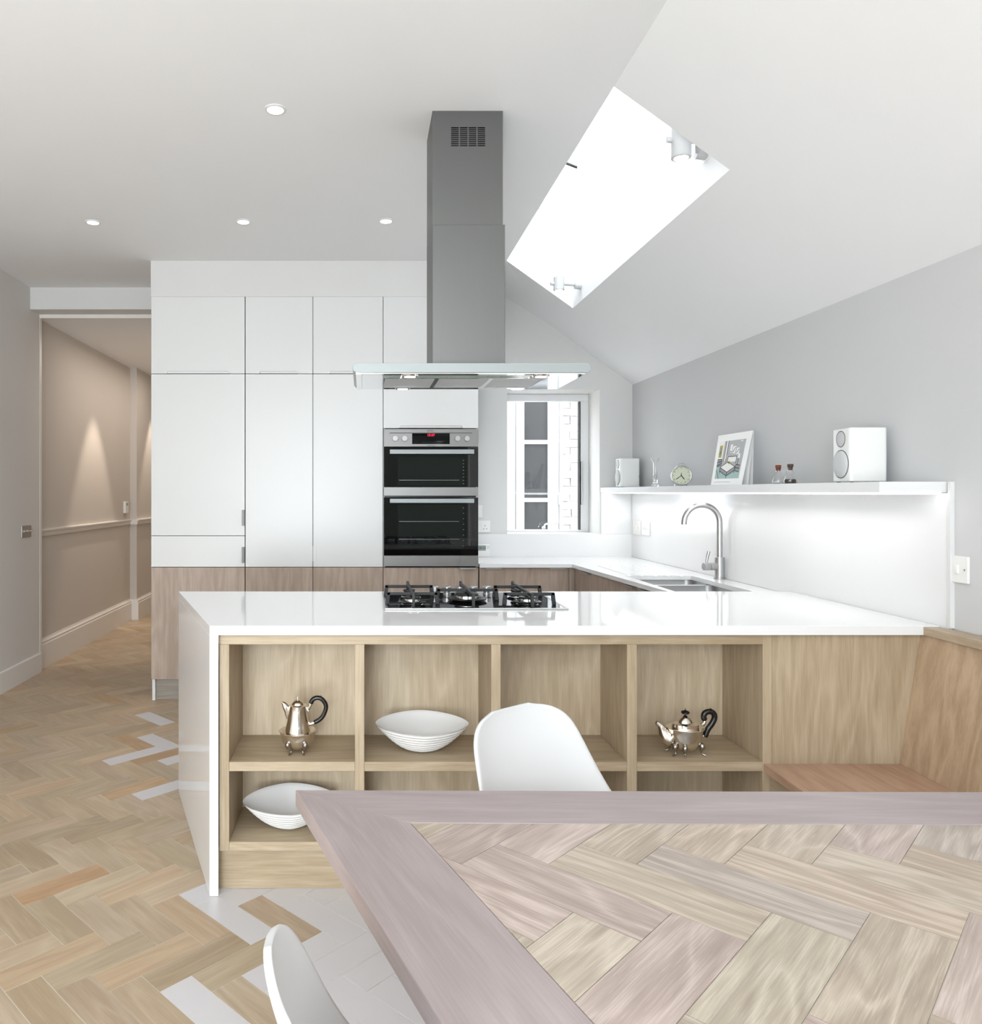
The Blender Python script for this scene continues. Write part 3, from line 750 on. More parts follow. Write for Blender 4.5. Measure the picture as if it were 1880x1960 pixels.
bm = cyl(B(), (tx-.01, Yt, pZ(1084, Yt)), (tx-.052, Yt-.004, pZ(1084, Yt)), .020, .020, 28); cyl(bm, (tx-.054, Yt-.004, pZ(1084, Yt)), (tx-.088, Yt-.008, pZ(1084, Yt)), .0205, .0205, 28)
obj('valve', bm, M['steel'], tp, smooth=40, bevel=.001)
bm = tube(B(), [(tx-.075, Yt-.008, pZ(1080, Yt)), (tx-.068, Yt-.008, pZ(1066, Yt)), (tx-.060, Yt-.008, pZ(1055, Yt))], [.005, .0075, .0085], 12)
obj('lever', bm, M['steel'], tp, smooth=50)

# ------------------------------------------------------------------ long shelf on the right wall
SH = 1.368; SX = 1.683
sh = empty('wall_shelf', (1.80, 4.0, 1.332), 'long white shelf on the right-hand wall above the splashback', 'shelf')
obj('board', BX(SX, XR-.001, 2.50, YB-.002, 1.3325, SH), M['white_matt'], sh, bevel=.0012)
obj('light_strip', prism(B(), [(SX+.010, YB-.03), (SX+.010, 2.51), (XR-.02, 2.51), (XR-.02, 2.526), (SX+.026, 2.526), (SX+.026, YB-.03)], 1.3265, 1.3324), M['led'], sh, label='glowing strip light under the shelf')
area('shelf_strip_light', (SX+.10, 3.98, 1.325), (0, math.radians(25), 0), .06, 2.7, 3.0, (1, .99, .97))

# speakers (speaker is built at origin: baffle faces -X, side faces -Y)
def make_speaker(label):
    t = empty('speaker', (0, 0, 0), label, 'speaker', None)
    bm = prism(B(), rrect(-.065, .065, -.060, .060, .012, 4), .004, .198)
    obj('cabinet', bm, M['speaker'], t, smooth=40, bevel=.004)
    def cap(zc, ry, rz, h):
        bm = B(); n = 36; rings = []
        for k in range(7):
            a = k/6*math.pi/2
            rings.append([bm.verts.new((-.065-h*math.sin(a)-.0005, ry*math.cos(a)*math.cos(2*math.pi*i/n) if k < 6 else ry*.02*math.cos(2*math.pi*i/n), zc+(rz*math.cos(a) if k < 6 else rz*.02)*math.sin(2*math.pi*i/n))) for i in range(n)])
        for A_, B_ in zip(rings, rings[1:]):
            for i in range(n): bm.faces.new((A_[i], A_[(i+1) % n], B_[(i+1) % n], B_[i]))
        bm.faces.new(rings[-1]); return bm
    def ring(zc, r_):
        pts = [(-.0655, r_*math.cos(2*math.pi*i/40), zc+r_*math.sin(2*math.pi*i/40)) for i in range(41)]
        return tube(B(), pts, .0012, 8)
    obj('tweeter', cap(.160, .028, .028, .004), M['grille'], t, smooth=180); obj('tweeter_ring', ring(.160, .029), M['steel_dark'], t)
    obj('woofer', cap(.068, .050, .050, .014), M['grille'], t, smooth=180); obj('woofer_ring', ring(.068, .051), M['steel_dark'], t)
    obj('emblem', cyl(B(), (-.0655, 0, .035), (-.0745, 0, .035), .0065), M['speaker'], t, smooth=40)
    for sx_ in (-.05, .05):
        for sy_ in (-.045, .045): obj('foot', cyl(B(), (sx_, sy_, 0), (sx_, sy_, .0045), .007, seg=12), M['dark_gap'], t)
    bm = B(); tube(bm, [(.0655, 0, .085+.0), (.074, 0, .095), (.078, 0, .085), (.078, -.012, .075), (.074, 0, .06), (.066, 0, .062)], .0035, 8)
    cyl(bm, (.064, 0, .08), (.07, 0, .08), .02)
    obj('terminal', bm, M['steel_dark'], t, smooth=50)
    return t
spk = make_speaker('small-looking white bookshelf speaker in the far corner of the shelf by the window wall')
spk.location = (1.815, 5.27, SH); spk.rotation_euler = (0, 0, math.radians(-2))
dup(spk, (1.812, 2.80, SH), math.radians(-4.5), 'large white bookshelf speaker at the near right end of the shelf')

# glass vase
vx, vy = pX(1254, 4.75), 4.75
bm = lathe(B(), [(0, .002), (.020, 0), (.023, .004), (.022, .012), (.012, .022), (.016, .030), (.020, .034), (.013, .044), (.0105, .10), (.011, .150), (.020, .163), (.026, .176), (.0245, .176), (.018, .162), (.0095, .150), (.009, .1), (.011, .046), (0, .040)], (0, 0, 0), 28)
o = obj('glass_vase', bm, M['glass'], None, smooth=60); o.location = (vx, vy, SH+.0005); tag(o, 'slim clear glass vase between small speaker and alarm clock', 'vase')

# alarm clock
cy_ = 4.33; cx_ = pX(1303, cy_); R = .056; czc = SH+.060
ck = empty('alarm_clock', (cx_, cy_, SH), 'round metal alarm clock with cream dial on the shelf', 'clock')
fy = Vector((-.22, -1, 0)).normalized()           # direction the dial faces
cen = Vector((cx_, cy_, czc)); rt = Vector((-fy.y, fy.x, 0)); 
if rt.x < 0: rt = -rt
bm = B(); cyl(bm, cen+fy*.018, cen-fy*.028, R, R*.86, 40); obj('case', bm, M['clock_rim'], ck, smooth=40)
pts = [cen+fy*.019+rt*(R-.003)*math.cos(2*math.pi*i/48)+Vector((0, 0, (R-.003)*math.sin(2*math.pi*i/48))) for i in range(49)]
obj('rim', tube(B(), pts, .005, 10), M['clock_rim'], ck, smooth=60)
dial = obj('dial', cyl(B(), cen+fy*.0185, cen+fy*.0195, R-.006, R-.006, 40), M['clock_face'], ck)
Rm = Matrix(((rt.x, 0, -fy.x if False else fy.x), (rt.y, 0, fy.y), (0, 1, 0)))
bmN = B()
for k in range(1, 13):
    b2 = text_bm(str(k), .0115); a = math.radians(90-30*k)
    bmesh.ops.transform(b2, matrix=Rm.to_4x4(), verts=b2.verts)
    bmesh.ops.translate(b2, verts=b2.verts, vec=cen+fy*.0202+rt*(R-.0145)*math.cos(a)+Vector((0, 0, (R-.0145)*math.sin(a))))
    me = bpy.data.meshes.new('t'); b2.to_mesh(me); b2.free(); bmN.from_mesh(me); bpy.data.meshes.remove(me)
obj('numerals', bmN, M['ink'], dial)
def hand(a, l, w):
    a = math.radians(a); d = rt*math.cos(a)+Vector((0, 0, math.sin(a))); n = rt*(-math.sin(a))+Vector((0, 0, math.cos(a)))
    c0 = cen+fy*.0212; bm = B(); P = [c0-d*.006+n*w*.5, c0-d*.006-n*w*.5, c0+d*l*.7-n*w, c0+d*l, c0+d*l*.7+n*w]
    v = [bm.verts.new(p) for p in P]; v2 = [bm.verts.new(p+fy*.0006) for p in P]; bm.faces.new(v); bm.faces.new(v2[::-1])
    for i in range(5): bm.faces.new((v[i], v2[i], v2[(i+1) % 5], v[(i+1) % 5]))
    return bm
obj('minute_hand', hand(-143, .040, .0022), M['ink'], ck); obj('hour_hand', hand(-52, .030, .0028), M['ink'], ck)
obj('alarm_hand', hand(90, .018, .0015), M['ink'], ck)
pts = [cen+rt*(.026*math.cos(a)+.004)+Vector((0, 0, R-.003+.017*math.sin(a))) for a in [math.pi*k/12 for k in range(13)]]
obj('handle', tube(B(), pts, .0018, 8), M['clock_rim'], ck, smooth=60)
for s_ in (-1, 1): obj('foot', tube(B(), [cen+rt*.028*s_+Vector((0, 0, -.046)), cen+rt*.034*s_+Vector((0, 0, -.0597))], [.004, .003], 8), M['clock_rim'], ck, smooth=60)

# calendar: card leaning against the wall
BLc, BRc, TLc, TRc = Vector((1.70, 3.75, SH+.001)), Vector((1.76, 3.566, SH+.001)), Vector((1.78, 3.84, 1.617)), Vector((1.86, 3.657, 1.629))
cal = empty('calendar_card', (1.77, 3.70, SH), 'white printed card with a bedroom drawing leaning on the wall', 'picture')
nn = (BRc-BLc).cross(TLc-BLc).normalized()
_o = Vector((0, 0, H)); _d = Vector(((1442-VX)/F, 1, (VY-824)/F)); TRc = _o+_d*((BLc-_o).dot(nn)/_d.dot(nn))
if nn.y > 0: nn = -nn
def cp(u, v, k=0.0): return (BLc*(1-u)*(1-v)+BRc*u*(1-v)+TLc*(1-u)*v+TRc*u*v)+nn*k
def cpoly(bm, pts, k=.0012, t=.0003):
    a = [bm.verts.new(cp(u, v, k)) for u, v in pts]; b = [bm.verts.new(cp(u, v, k+t)) for u, v in pts]
    bm.faces.new(a); bm.faces.new(b[::-1]); n = len(pts)
    for i in range(n): bm.faces.new((a[i], b[i], b[(i+1) % n], a[(i+1) % n]))
def cline(bm, p, q, w=.006, k=.0018):
    p = Vector(p).to_2d() if len(p) > 2 else Vector(p); q = Vector(q); d = (q-p).normalized(); n = Vector((-d.y, d.x))*w
    cpoly(bm, [p+n, q+n, q-n, p-n], k)
bm = B(); cpoly(bm, [(0, 0), (1, 0), (1, 1), (0, 1)], 0, .001); obj('sheet', bm, M['paper'], cal)
bm = B()
for i, of in enumerate((.035, .06)):
    a = [BLc, BRc, TRc, TLc]; b = [BLc+Vector((of, of*.35, 0)), BRc+Vector((of, of*.35, 0)), TRc-nn*.001*(i+2), TLc-nn*.001*(i+2)]
    v = [bm.verts.new(p-nn*.0006*(i+1)) for p in b]; v2 = [bm.verts.new(p-nn*.0006*(i+1)-nn*.0004) for p in b]
    bm.faces.new(v); bm.faces.new(v2[::-1])
    for q in range(4): bm.faces.new((v[q], v2[q], v2[(q+1) % 4], v[(q+1) % 4]))
obj('back_sheet', bm, M['paper'], cal)
def cmat(n, r, g_, b_): return principled(n, lin(r, g_, b_), .6)
bm = B(); cpoly(bm, [(.10, .12), (.86, .12), (.86, .86), (.10, .86)], .0011); obj('print_ground', bm, cmat('print_grey', 176, 177, 178), cal)
bm = B(); cpoly(bm, [(.10, .12), (.86, .12), (.86, .24), (.72, .30), (.10, .36)], .0014); obj('print_floor', bm, cmat('print_teal', 160, 184, 180), cal)
bm = B(); cpoly(bm, [(.10, .50), (.24, .50), (.24, .86), (.10, .86)], .0014); cpoly(bm, [(.30, .46), (.36, .46), (.36, .86), (.30, .86)], .0014)
cpoly(bm, [(.22, .34), (.46, .24), (.68, .34), (.44, .44)], .0015); cpoly(bm, [(.42, .44), (.68, .44), (.68, .54), (.42, .54)], .0014)
cpoly(bm, [(.71, .50), (.78, .50), (.77, .59), (.72, .59)], .0015); cpoly(bm, [(.33, .52), (.38, .52), (.37, .58), (.34, .58)], .0016)
for a, b in (((.44, .62), (.50, .78)), ((.52, .60), (.61, .74)), ((.64, .58), (.72, .70)), ((.72, .82), (.78, .86))): cpoly(bm, [a, (b[0], a[1]), b, (a[0], b[1])], .0015)
obj('print_white', bm, cmat('print_white', 232, 232, 228), cal)
bm = B(); cpoly(bm, [(.11, .54), (.20, .54), (.20, .78), (.11, .78)], .0017); cpoly(bm, [(.43, .42), (.47, .39), (.51, .43), (.47, .46)], .0017); obj('print_yellow', bm, cmat('print_yellow', 184, 168, 70), cal)
bm = B(); cpoly(bm, [(.22, .34), (.46, .24), (.46, .17), (.22, .27)], .0015); cpoly(bm, [(.46, .24), (.68, .34), (.68, .27), (.46, .17)], .0015); cpoly(bm, [(.10, .34), (.24, .38), (.24, .50), (.10, .50)], .0016); cpoly(bm, [(.70, .26), (.83, .24), (.83, .36), (.70, .38)], .0016); cpoly(bm, [(.13, .58), (.18, .58), (.18, .74), (.13, .74)], .0019)
obj('print_shade', bm, cmat('print_mid_grey', 150, 152, 154), cal)
bm = B()
for p, q in (((.22, .34), (.46, .24)), ((.46, .24), (.68, .34)), ((.68, .34), (.44, .44)), ((.44, .44), (.22, .34)), ((.22, .27), (.46, .17)), ((.46, .17), (.68, .27)), ((.46, .12), (.46, .24)), ((.22, .22), (.22, .34)), ((.68, .22), (.68, .34)),
             ((.42, .44), (.42, .54)), ((.42, .54), (.68, .54)), ((.68, .54), (.68, .40)), ((.10, .50), (.24, .50)), ((.24, .50), (.24, .38)), ((.10, .44), (.24, .46)), ((.10, .38), (.24, .42)), ((.10, .36), (.24, .38)), ((.36, .86), (.36, .46)), ((.30, .86), (.30, .46)),
             ((.70, .38), (.83, .36)), ((.70, .32), (.83, .30)), ((.70, .26), (.83, .24)), ((.70, .26), (.70, .38)), ((.74, .38), (.74, .50)), ((.36, .44), (.36, .52)), ((.11, .30), (.22, .12)), ((.53, .62), (.60, .72)), ((.45, .64), (.49, .64)), ((.65, .60), (.71, .68)), ((.14, .60), (.17, .66)), ((.74, .84), (.77, .85))):
    cline(bm, p, q, .0055, .0021)
obj('print_lines', bm, M['ink'], cal)
bm = B(); cline(bm, (.10, .055), (.62, .055), .003, .0012); obj('caption_line', bm, cmat('print_caption', 140, 140, 140), cal)

# flasks
def flask(px, Y, label, cork, fill, fh):
    x = pX(px, Y); t = empty('flask', (x, Y, SH), label, 'flask', None)
    pr = [(0, .0008), (.020, 0), (.0245, .003), (.0255, .010), (.022, .026), (.012, .050), (.009, .058), (.0095, .070), (.011, .071), (.0085, .071), (.0078, .058), (.0105, .050), (.0205, .026), (.0235, .010), (.022, .004), (0, .0022)]
    obj('bottle', lathe(B(), pr, (x, Y, SH+.0004), 32), M['glass'], t, smooth=60)
    obj('stopper', lathe(B(), [(0, .058), (.0075, .058), (.0082, .070), (.0115, .072), (.0115, .084), (0, .084)], (x, Y, SH), 24), cork, t, smooth=40)
    obj('contents', lathe(B(), [(0, .0030), (.0205, .0045), (.0225, .010), (.0225-(fh-.010)*.19, fh), (0, fh+.001)], (x, Y, SH), 28), fill, t, smooth=40)
flask(1490, 3.33, 'clear glass flask of white salt with a reddish stopper', M['cork_red'], M['salt'], .009)
flask(1513, 3.22, 'clear glass flask of dark peppercorns with a dark stopper', M['cork'], M['pepper'], .020)

# ------------------------------------------------------------------ switches, sockets, controls
def plate_R(name, px0, px1, py0, py1, Y, label, cat, kind):
    x = 1.9025 if Y > 2.49 else XR; ya = x*F/(px1-VX); yb = x*F/(px0-VX); z1 = pZ(py0, (ya+yb)/2); z0 = pZ(py1, (ya+yb)/2)
    t = empty(name, (x, (ya+yb)/2, z0), label, cat); ym = (ya+yb)/2; zm = (z0+z1)/2
    obj('plate', BX(x-.009, x-.0002, ya, yb, z0, z1), M['plastic'], t, bevel=.002)
    obj('rocker', BX(x-.014, x-.006, ym-.007, ym+.007, zm-.014, zm+.014), M['plastic'], t, bevel=.002)
    bm = B()
    for s_ in (-1, 1): cyl(bm, (x-.0098, ym+s_*.030, zm), (x-.008, ym+s_*.030, zm), .0035, seg=12)
    obj('screws', bm, M['steel'], t)
plate_R('light_switch', 1818.5, 1858, 1064, 1115, 2.45, 'white single light switch on the grey wall right of the splashback', 'switch', 0)
plate_R('fused_switch', 1214, 1227.5, 997, 1023, 5.3, 'white fused switch plate on the splashback, nearer the window corner of two', 'switch', 0)
plate_R('fused_switch', 1230, 1245, 999, 1024.5, 5.1, 'white fused switch plate on the splashback, nearer the tap of two', 'switch', 0)
# left wall switch
ya, yb = F*2.41/(VX-40), F*2.41/(VX-58.5); ym = (ya+yb)/2; zm = 1.055
t = empty('dimmer_switch', (XL, ym, 1.01), 'square metal plate with a row of toggle switches on the left wall', 'switch')
obj('plate', BX(XL, XL+.006, ya, yb, zm-.043, zm+.043), M['steel'], t, bevel=.002)
for k in range(4): obj('toggle', cyl(B(), (XL+.005, ya+(yb-ya)*(.2+.2*k), zm), (XL+.022, ya+(yb-ya)*(.2+.2*k), zm+.006), .0045, .0035, 10), M['chrome'], t, smooth=40)
# hall thermostat
yt = 7.86; zt_ = pZ(971, yt)
t = empty('wall_thermostat', (-2.45, yt, zt_-.06), 'white wall control with small screen in the hall', 'thermostat')
obj('case', BX(-2.45, -2.425, yt-.05, yt+.05, zt_-.06, zt_+.06), M['plastic'], t, bevel=.004)
obj('screen', BX(-2.4255, -2.424, yt-.03, yt+.03, zt_+.018, zt_+.045), M['lcd'], t)
# back wall socket + small switch, timer
t = empty('socket', (.82, YB, 1.05), 'white double socket plate on the wall beside the oven', 'socket')
x1_ = pX(938, YB); x0_ = x1_-.146; z0_, z1_ = pZ(1019, YB), pZ(996.5, YB)
obj('plate', BX(x0_, x1_, YB-.009, YB-.0002, z0_, z1_), M['plastic'], t, bevel=.002)
for xc in (x1_-.036, x0_+.036):
    bm = B()
    for dx, dz, w, h in ((0, .010, .004, .008), (-.011, -.012, .007, .004), (.011, -.012, .007, .004)): box(bm, xc+dx-w/2, xc+dx+w/2, YB-.0096, YB-.008, (z0_+z1_)/2-.004+dz-h/2, (z0_+z1_)/2-.004+dz+h/2)
    obj('pin_holes', bm, M['ink'], t)
for xc in (x1_-.060, x0_+.060): obj('rocker', BX(xc-.006, xc+.006, YB-.012, YB-.008, z1_-.036, z1_-.012), M['plastic'], t, bevel=.001)
t = empty('wall_switch', (.79, YB, 1.14), 'small white switch plate above the socket beside the oven', 'switch')
obj('plate', BX(pX(923, YB)-.086, pX(923, YB), YB-.009, YB-.0002, pZ(990, YB), pZ(967, YB)), M['plastic'], t, bevel=.002)
obj('rocker', BX(pX(918, YB)-.02, pX(918, YB), YB-.012, YB-.008, pZ(983, YB), pZ(974, YB)), M['plastic'], t, bevel=.001)
t = empty('heating_timer', (.83, YB-.03, ZK), 'white digital heating timer standing on the worktop beside the oven', 'timer')
yq = YB-.045; bm = prism_axis(B(), rrect(pX(938.5, yq)-.135, pX(938.5, yq), ZK+.001, ZK+.090, .008), yq, yq+.028, 'Y')
obj('case', bm, M['plastic'], t, bevel=.002)
sc_ = obj('screen', BX(pX(930, yq)-.06, pX(930, yq), yq-.001, yq+.001, pZ(1054, yq), pZ(1044, yq)), M['lcd'], t)
bm = text_bm('18:25', .024); bmesh.ops.rotate(bm, cent=(0, 0, 0), matrix=Matrix.Rotation(math.pi/2, 3, 'X'), verts=bm.verts)
bmesh.ops.translate(bm, verts=bm.verts, vec=(pX(923, yq), yq-.0016, pZ(1049, yq))); obj('digits', bm, M['dark_gap'], sc_)
bm = B()
for dx in (933, 936):
    for zz in (1045.5, 1049): cyl(bm, (pX(dx, yq), yq-.003, pZ(zz, yq)), (pX(dx, yq), yq+.001, pZ(zz, yq)), .004, seg=12)
obj('buttons', bm, M['grille'], t)

# ------------------------------------------------------------------ island
ZI = .8926; TI = .031; YI = 2.528; YIB = 3.41; ZU = ZI-TI
isl = empty('island_worktop', (.6, 2.97, ZU), 'glossy white stone worktop with a leg running down its left end', 'worktop')
bm = B(); prism(bm, [(-.508, YI), (1.848, YI), (1.900, YI), (1.900, YIB), (-.823, YIB)], ZU, ZI)
obj('slab', bm, M['quartz'], isl, bevel=.0012, seg=1)
bm = B(); prism(bm, [(-.508, YI), (-.4785, YI), (-.7935, YIB), (-.823, YIB)], 0.0008, ZU-.0003)
obj('end_slab', bm, M['quartz'], isl, bevel=.0012, seg=1)
YS = 2.55
def sx(p): return pX(p, YS)
def sz(p): return pZ(p, YS)
un = empty('island_shelf_unit', (.5, 2.7, 0), 'pale oak island base with open square shelves', 'shelving')
YBK = YS/.8992; D = .018
top0, top1 = sz(1233.5), ZU-.0008
obj('top_rail', BX(sx(419.5), sx(1460), YS, YBK+D, top0, top1), M['oakX'], un, bevel=.0008, seg=1)
zsT, zsB = sz(1458.5), sz(1476.5); zbT, zbB = sz(1612), sz(1629)
posts = [(419.5, 438.5), (679.5, 697.5), (940.5, 958.5), (1200.5, 1219.5), (1460, 1478)]
for a, b in posts: obj('upright', BX(sx(a), sx(b), YS, YBK+D, zbB, top0-.0003 if a < 1450 else top1), M['oakZ'], un, bevel=.0008, seg=1)
for (a, b), (c, d) in zip(posts, posts[1:]):
    obj('shelf', BX(sx(b)+.0003, sx(c)-.0003, YS+.001, YBK, zsB, zsT), M['oakX'], un, bevel=.0008, seg=1)
    obj('bottom_shelf', BX(sx(b)+.0003, sx(c)-.0003, YS+.001, YBK, zbB, zbT), M['oakX'], un, bevel=.0008, seg=1)
    obj('back_panel', BX(sx(b)+.0003, sx(c)-.0003, YBK+.0005, YBK+D-.001, zbT, top0-.0005), M['oak_back'], un)
obj('plinth', BX(sx(419.5)-.0145, sx(1478), 2.580, 2.60, .0008, zbB-.0005), M['oakX'], un)
obj('side_panel', BX(sx(1478)+.0005, 1.893, YS, YS+.02, .0008, top1), M['oakZ'], un, label='wide plain oak panel at the bench end')
bm = B(); prism(bm, [(sx(419.5), YBK+D+.001), (1.88, YBK+D+.001), (1.88, 3.38), (-.775, 3.38)], .02, ZU-.19)
box(bm, -.30, 1.88, YBK+D+.002, 2.862, ZU-.189, ZU-.001); box(bm, -.30, .04, 2.862, 3.38, ZU-.189, ZU-.001); box(bm, .82, 1.88, 2.862, 3.38, ZU-.189, ZU-.001)
obj('carcass', bm, M['oakX'], un)

# ------------------------------------------------------------------ hob
hx0, hx1, hy0, hy1 = .080, .769, 2.868, 3.335
hob = empty('gas_hob', ((hx0+hx1)/2, 3.1, ZI), 'five-burner black glass gas hob set in the island worktop', 'hob')
bm = B()
for a in ((hx0, hx1, hy0, hy0+.012), (hx0, hx1, hy1-.012, hy1), (hx0, hx0+.012, hy0+.012, hy1-.012), (hx1-.012, hx1, hy0+.012, hy1-.012)): box(bm, *a, ZI+.0002, ZI+.007)
obj('frame', bm, M['steel'], hob, bevel=.0015)
obj('glass_top', BX(hx0+.0125, hx1-.0125, hy0+.0125, hy1-.0125, ZI+.0002, ZI+.0062), M['black_gloss'], hob)
def burner(x, y, r):
    z = ZI+.0065
    b = obj('burner', lathe(B(), [(0, 0), (r*1.25, 0), (r*1.2, .004), (r*.85, .008), (r*.82, .020), (r*.9, .022), (0, .022)], (x, y, z), 32), M['chrome'], hob, smooth=40)
    obj('burner_cap', lathe(B(), [(0, .0222), (r*.95, .0222), (r, .025), (r*.95, .029), (r*.4, .031), (0, .031)], (x, y, z), 32), M['enamel'], b, smooth=40)
    obj('burner_ring', lathe(B(), [(r*1.0, .003), (r*1.55, .006), (r*1.6, .010), (r*1.4, .013), (r*.95, .010)], (x, y, z), 32), M['enamel'], b, smooth=40)
bx = [(.190, 2.985, .034), (.190, 3.195, .026), (.415, 3.08, .050), (.638, 2.985, .034), (.638, 3.195, .026)]
for b in bx: burner(*b)
def gateX(bm, x0, x1, y, zt=.048, t=.0055):
    z = ZI+.0065; box(bm, x0, x1, y-t, y+t, z+zt-.012, z+zt)
    for xx, s_ in ((x0, 1), (x1, -1)):
        hexa(bm, [(xx-.006*s_, y-t, z), (xx+.009*s_, y-t, z), (xx+.009*s_, y+t, z), (xx-.006*s_, y+t, z), (xx, y-t, z+zt), (xx+.015*s_, y-t, z+zt), (xx+.015*s_, y+t, z+zt), (xx, y+t, z+zt)])
def gateY(bm, x, y0, y1, zt=.048, t=.0055):
    z = ZI+.0065; box(bm, x-t, x+t, y0+.004, y1-.004, z+zt-.012, z+zt+.001)
    for yy, s_ in ((y0, 1), (y1, -1)):
        hexa(bm, [(x-t, yy-.003*s_, z), (x+t, yy-.003*s_, z), (x+t, yy+.012*s_, z), (x-t, yy+.012*s_, z), (x-t, yy, z+zt+.006), (x+t, yy, z+zt+.006), (x+t, yy+.015*s_, z+zt+.002), (x-t, yy+.015*s_, z+zt+.002)])
for x0_, x1_, ys in ((.090, .288, (2.968, 3.195)), (.294, .538, (3.078,)), (.541, .737, (2.958, 3.185))):
    bm = B()
    for y in ys: gateX(bm, x0_, x1_, y)
    gateY(bm, (x0_+x1_)/2, 2.895, 3.29)
    obj('pan_support', bm, M['iron'], hob, bevel=.002)
for kx in (.305, .357, .412, .469, .526):
    bm = lathe(B(), [(0, 0), (.017, 0), (.0165, .006), (.014, .007), (.014, .012), (.0195, .014), (.0185, .032), (.016, .034), (0, .034)], (kx, 3.275, ZI+.0062), 24)
    obj('knob', bm, M['steel'], hob, smooth=40)

# ------------------------------------------------------------------ cooker hood
hd = empty('cooker_hood', (.404, 3.07, 1.78), 'stainless steel island cooker hood with a tall flue to the ceiling', 'extractor')
cy0, cy1 = 2.85, 3.285; cx0, cx1 = pX(675, cy0), pX(1132, cy0); zt1, zb1 = pZ(695, cy0), pZ(713, cy0)
rr = (zt1-zb1)/2; n = 10
stad = [(cx1-rr+rr*math.cos(a), zb1+rr+rr*math.sin(a)) for a in [-math.pi/2+math.pi*k/n for k in range(n+1)]]+[(cx0+rr-rr*math.cos(a), zb1+rr+rr*math.sin(a)) for a in [math.pi/2-math.pi*k/n for k in range(n+1)]]
obj('canopy', prism_axis(B(), stad, cy0, cy1, 'Y'), M['hood_edge'], hd, smooth=40, bevel=.001)
obj('underside', BX(cx0+.035, cx1-.02, cy0+.008, cy1-.003, zb1-.004, zb1-.0002), M['mirror'], hd)
obj('side_band', BX(cx0+.012, cx0+.034, cy0+.010, cy1-.003, zb1-.006, zb1+.004), M['mirror'], hd)
fz = zb1-.004
fx0, fx1 = pX(733, 2.93)+.0, pX(1046, 2.93); fw = (fx1-fx0)/3
for k in range(3):
    a, b = fx0+k*fw, fx0+(k+1)*fw
    bm = B(); w = .008
    for q in ((a, b, 2.93, 2.93+w), (a, b, 3.20-w, 3.20), (a, a+w, 2.93+w, 3.20-w), (b-w, b, 2.93+w, 3.20-w)): box(bm, *q, fz-.006, fz)
    f_ = obj('filter', bm, M['mirror'], hd)
    obj('mesh_panel', BX(a+w, b-w, 2.93+w, 3.20-w, fz-.004, fz-.0005), M['grille'], f_, label='fine grey mesh')
    obj('filter_handle', BX((a+b)/2-.045, (a+b)/2+.045, 3.17, 3.188, fz-.009, fz-.003), M['chrome'], f_)
for lx, ly in ((.235-.06, 2.895), (.235-.07, 3.235), (.67, 2.895), (.65, 3.235)):
    l_ = obj('lamp_ring', cyl(B(), (lx, ly, fz-.006), (lx, ly, fz), .030, .033, 28), M['chrome'], hd, smooth=40)
    obj('lamp_lens', cyl(B(), (lx, ly, fz-.0068), (lx, ly, fz-.0055), .022, seg=24), M['lamp_hood'], l_)
    spot('hood_spot', (lx, ly, fz-.02), .9, (1, .95, .88), 110, .8, (lx, ly, 0), .02)
# flue: upper (inner) with slots and lower sleeve
ux0, ux1, uy0, uy1 = pX(828, 2.976), pX(962.5, 2.976), 2.976, 3.232
zj = pZ(429.5, 2.97)
def slots_front():
    """front sheet of the flue with 4x10 slots cut through"""
    bm = B(); z0, z1 = zj-.02, ZC-.001
    xs = [862.5, 930]; cw = (930-862.5)/4; rows = 10; yt0, yt1 = 243.0, 281.0
    X = [ux0]; 
    for k in range(4): X += [pX(862.5+k*cw+1.2, uy0), pX(862.5+(k+1)*cw-1.2, uy0)]
    X.append(ux1)
    rh = (yt1-yt0)/rows; Z = [z1]
    for k in range(rows): Z += [pZ(yt0+k*rh+.6, uy0), pZ(yt0+(k+1)*rh-.9, uy0)]
    Z.append(z0)
    V = {}
    for i, x in enumerate(X):
        for j, z in enumerate(Z):
            V[i, j] = bm.verts.new((x, uy0, z))
    for i in range(len(X)-1):
        for j in range(len(Z)-1):
            if i % 2 == 1 and j % 2 == 1: continue
            bm.faces.new((V[i, j], V[i, j+1], V[i+1, j+1], V[i+1, j]))
    return bm
bm = slots_front()
box(bm, ux0, ux0+.0015, uy0+.0005, uy1, zj-.02, ZC-.001); box(bm, ux1-.0015, ux1, uy0+.0005, uy1, zj-.02, ZC-.001); box(bm, ux0, ux1, uy1-.0015, uy1, zj-.02, ZC-.001)
fl = obj('upper_flue', bm, M['steelV'], hd)
so = fl.modifiers.new('Solidify', 'SOLIDIFY'); so.thickness = .001; so.offset = 0
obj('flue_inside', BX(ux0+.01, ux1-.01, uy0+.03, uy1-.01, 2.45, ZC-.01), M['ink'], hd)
obj('lower_flue', BX(pX(828, 2.97), pX(966, 2.97)+.002, 2.9715, 3.238, zt1-.001, zj), M['steelV'], hd, bevel=.0015)

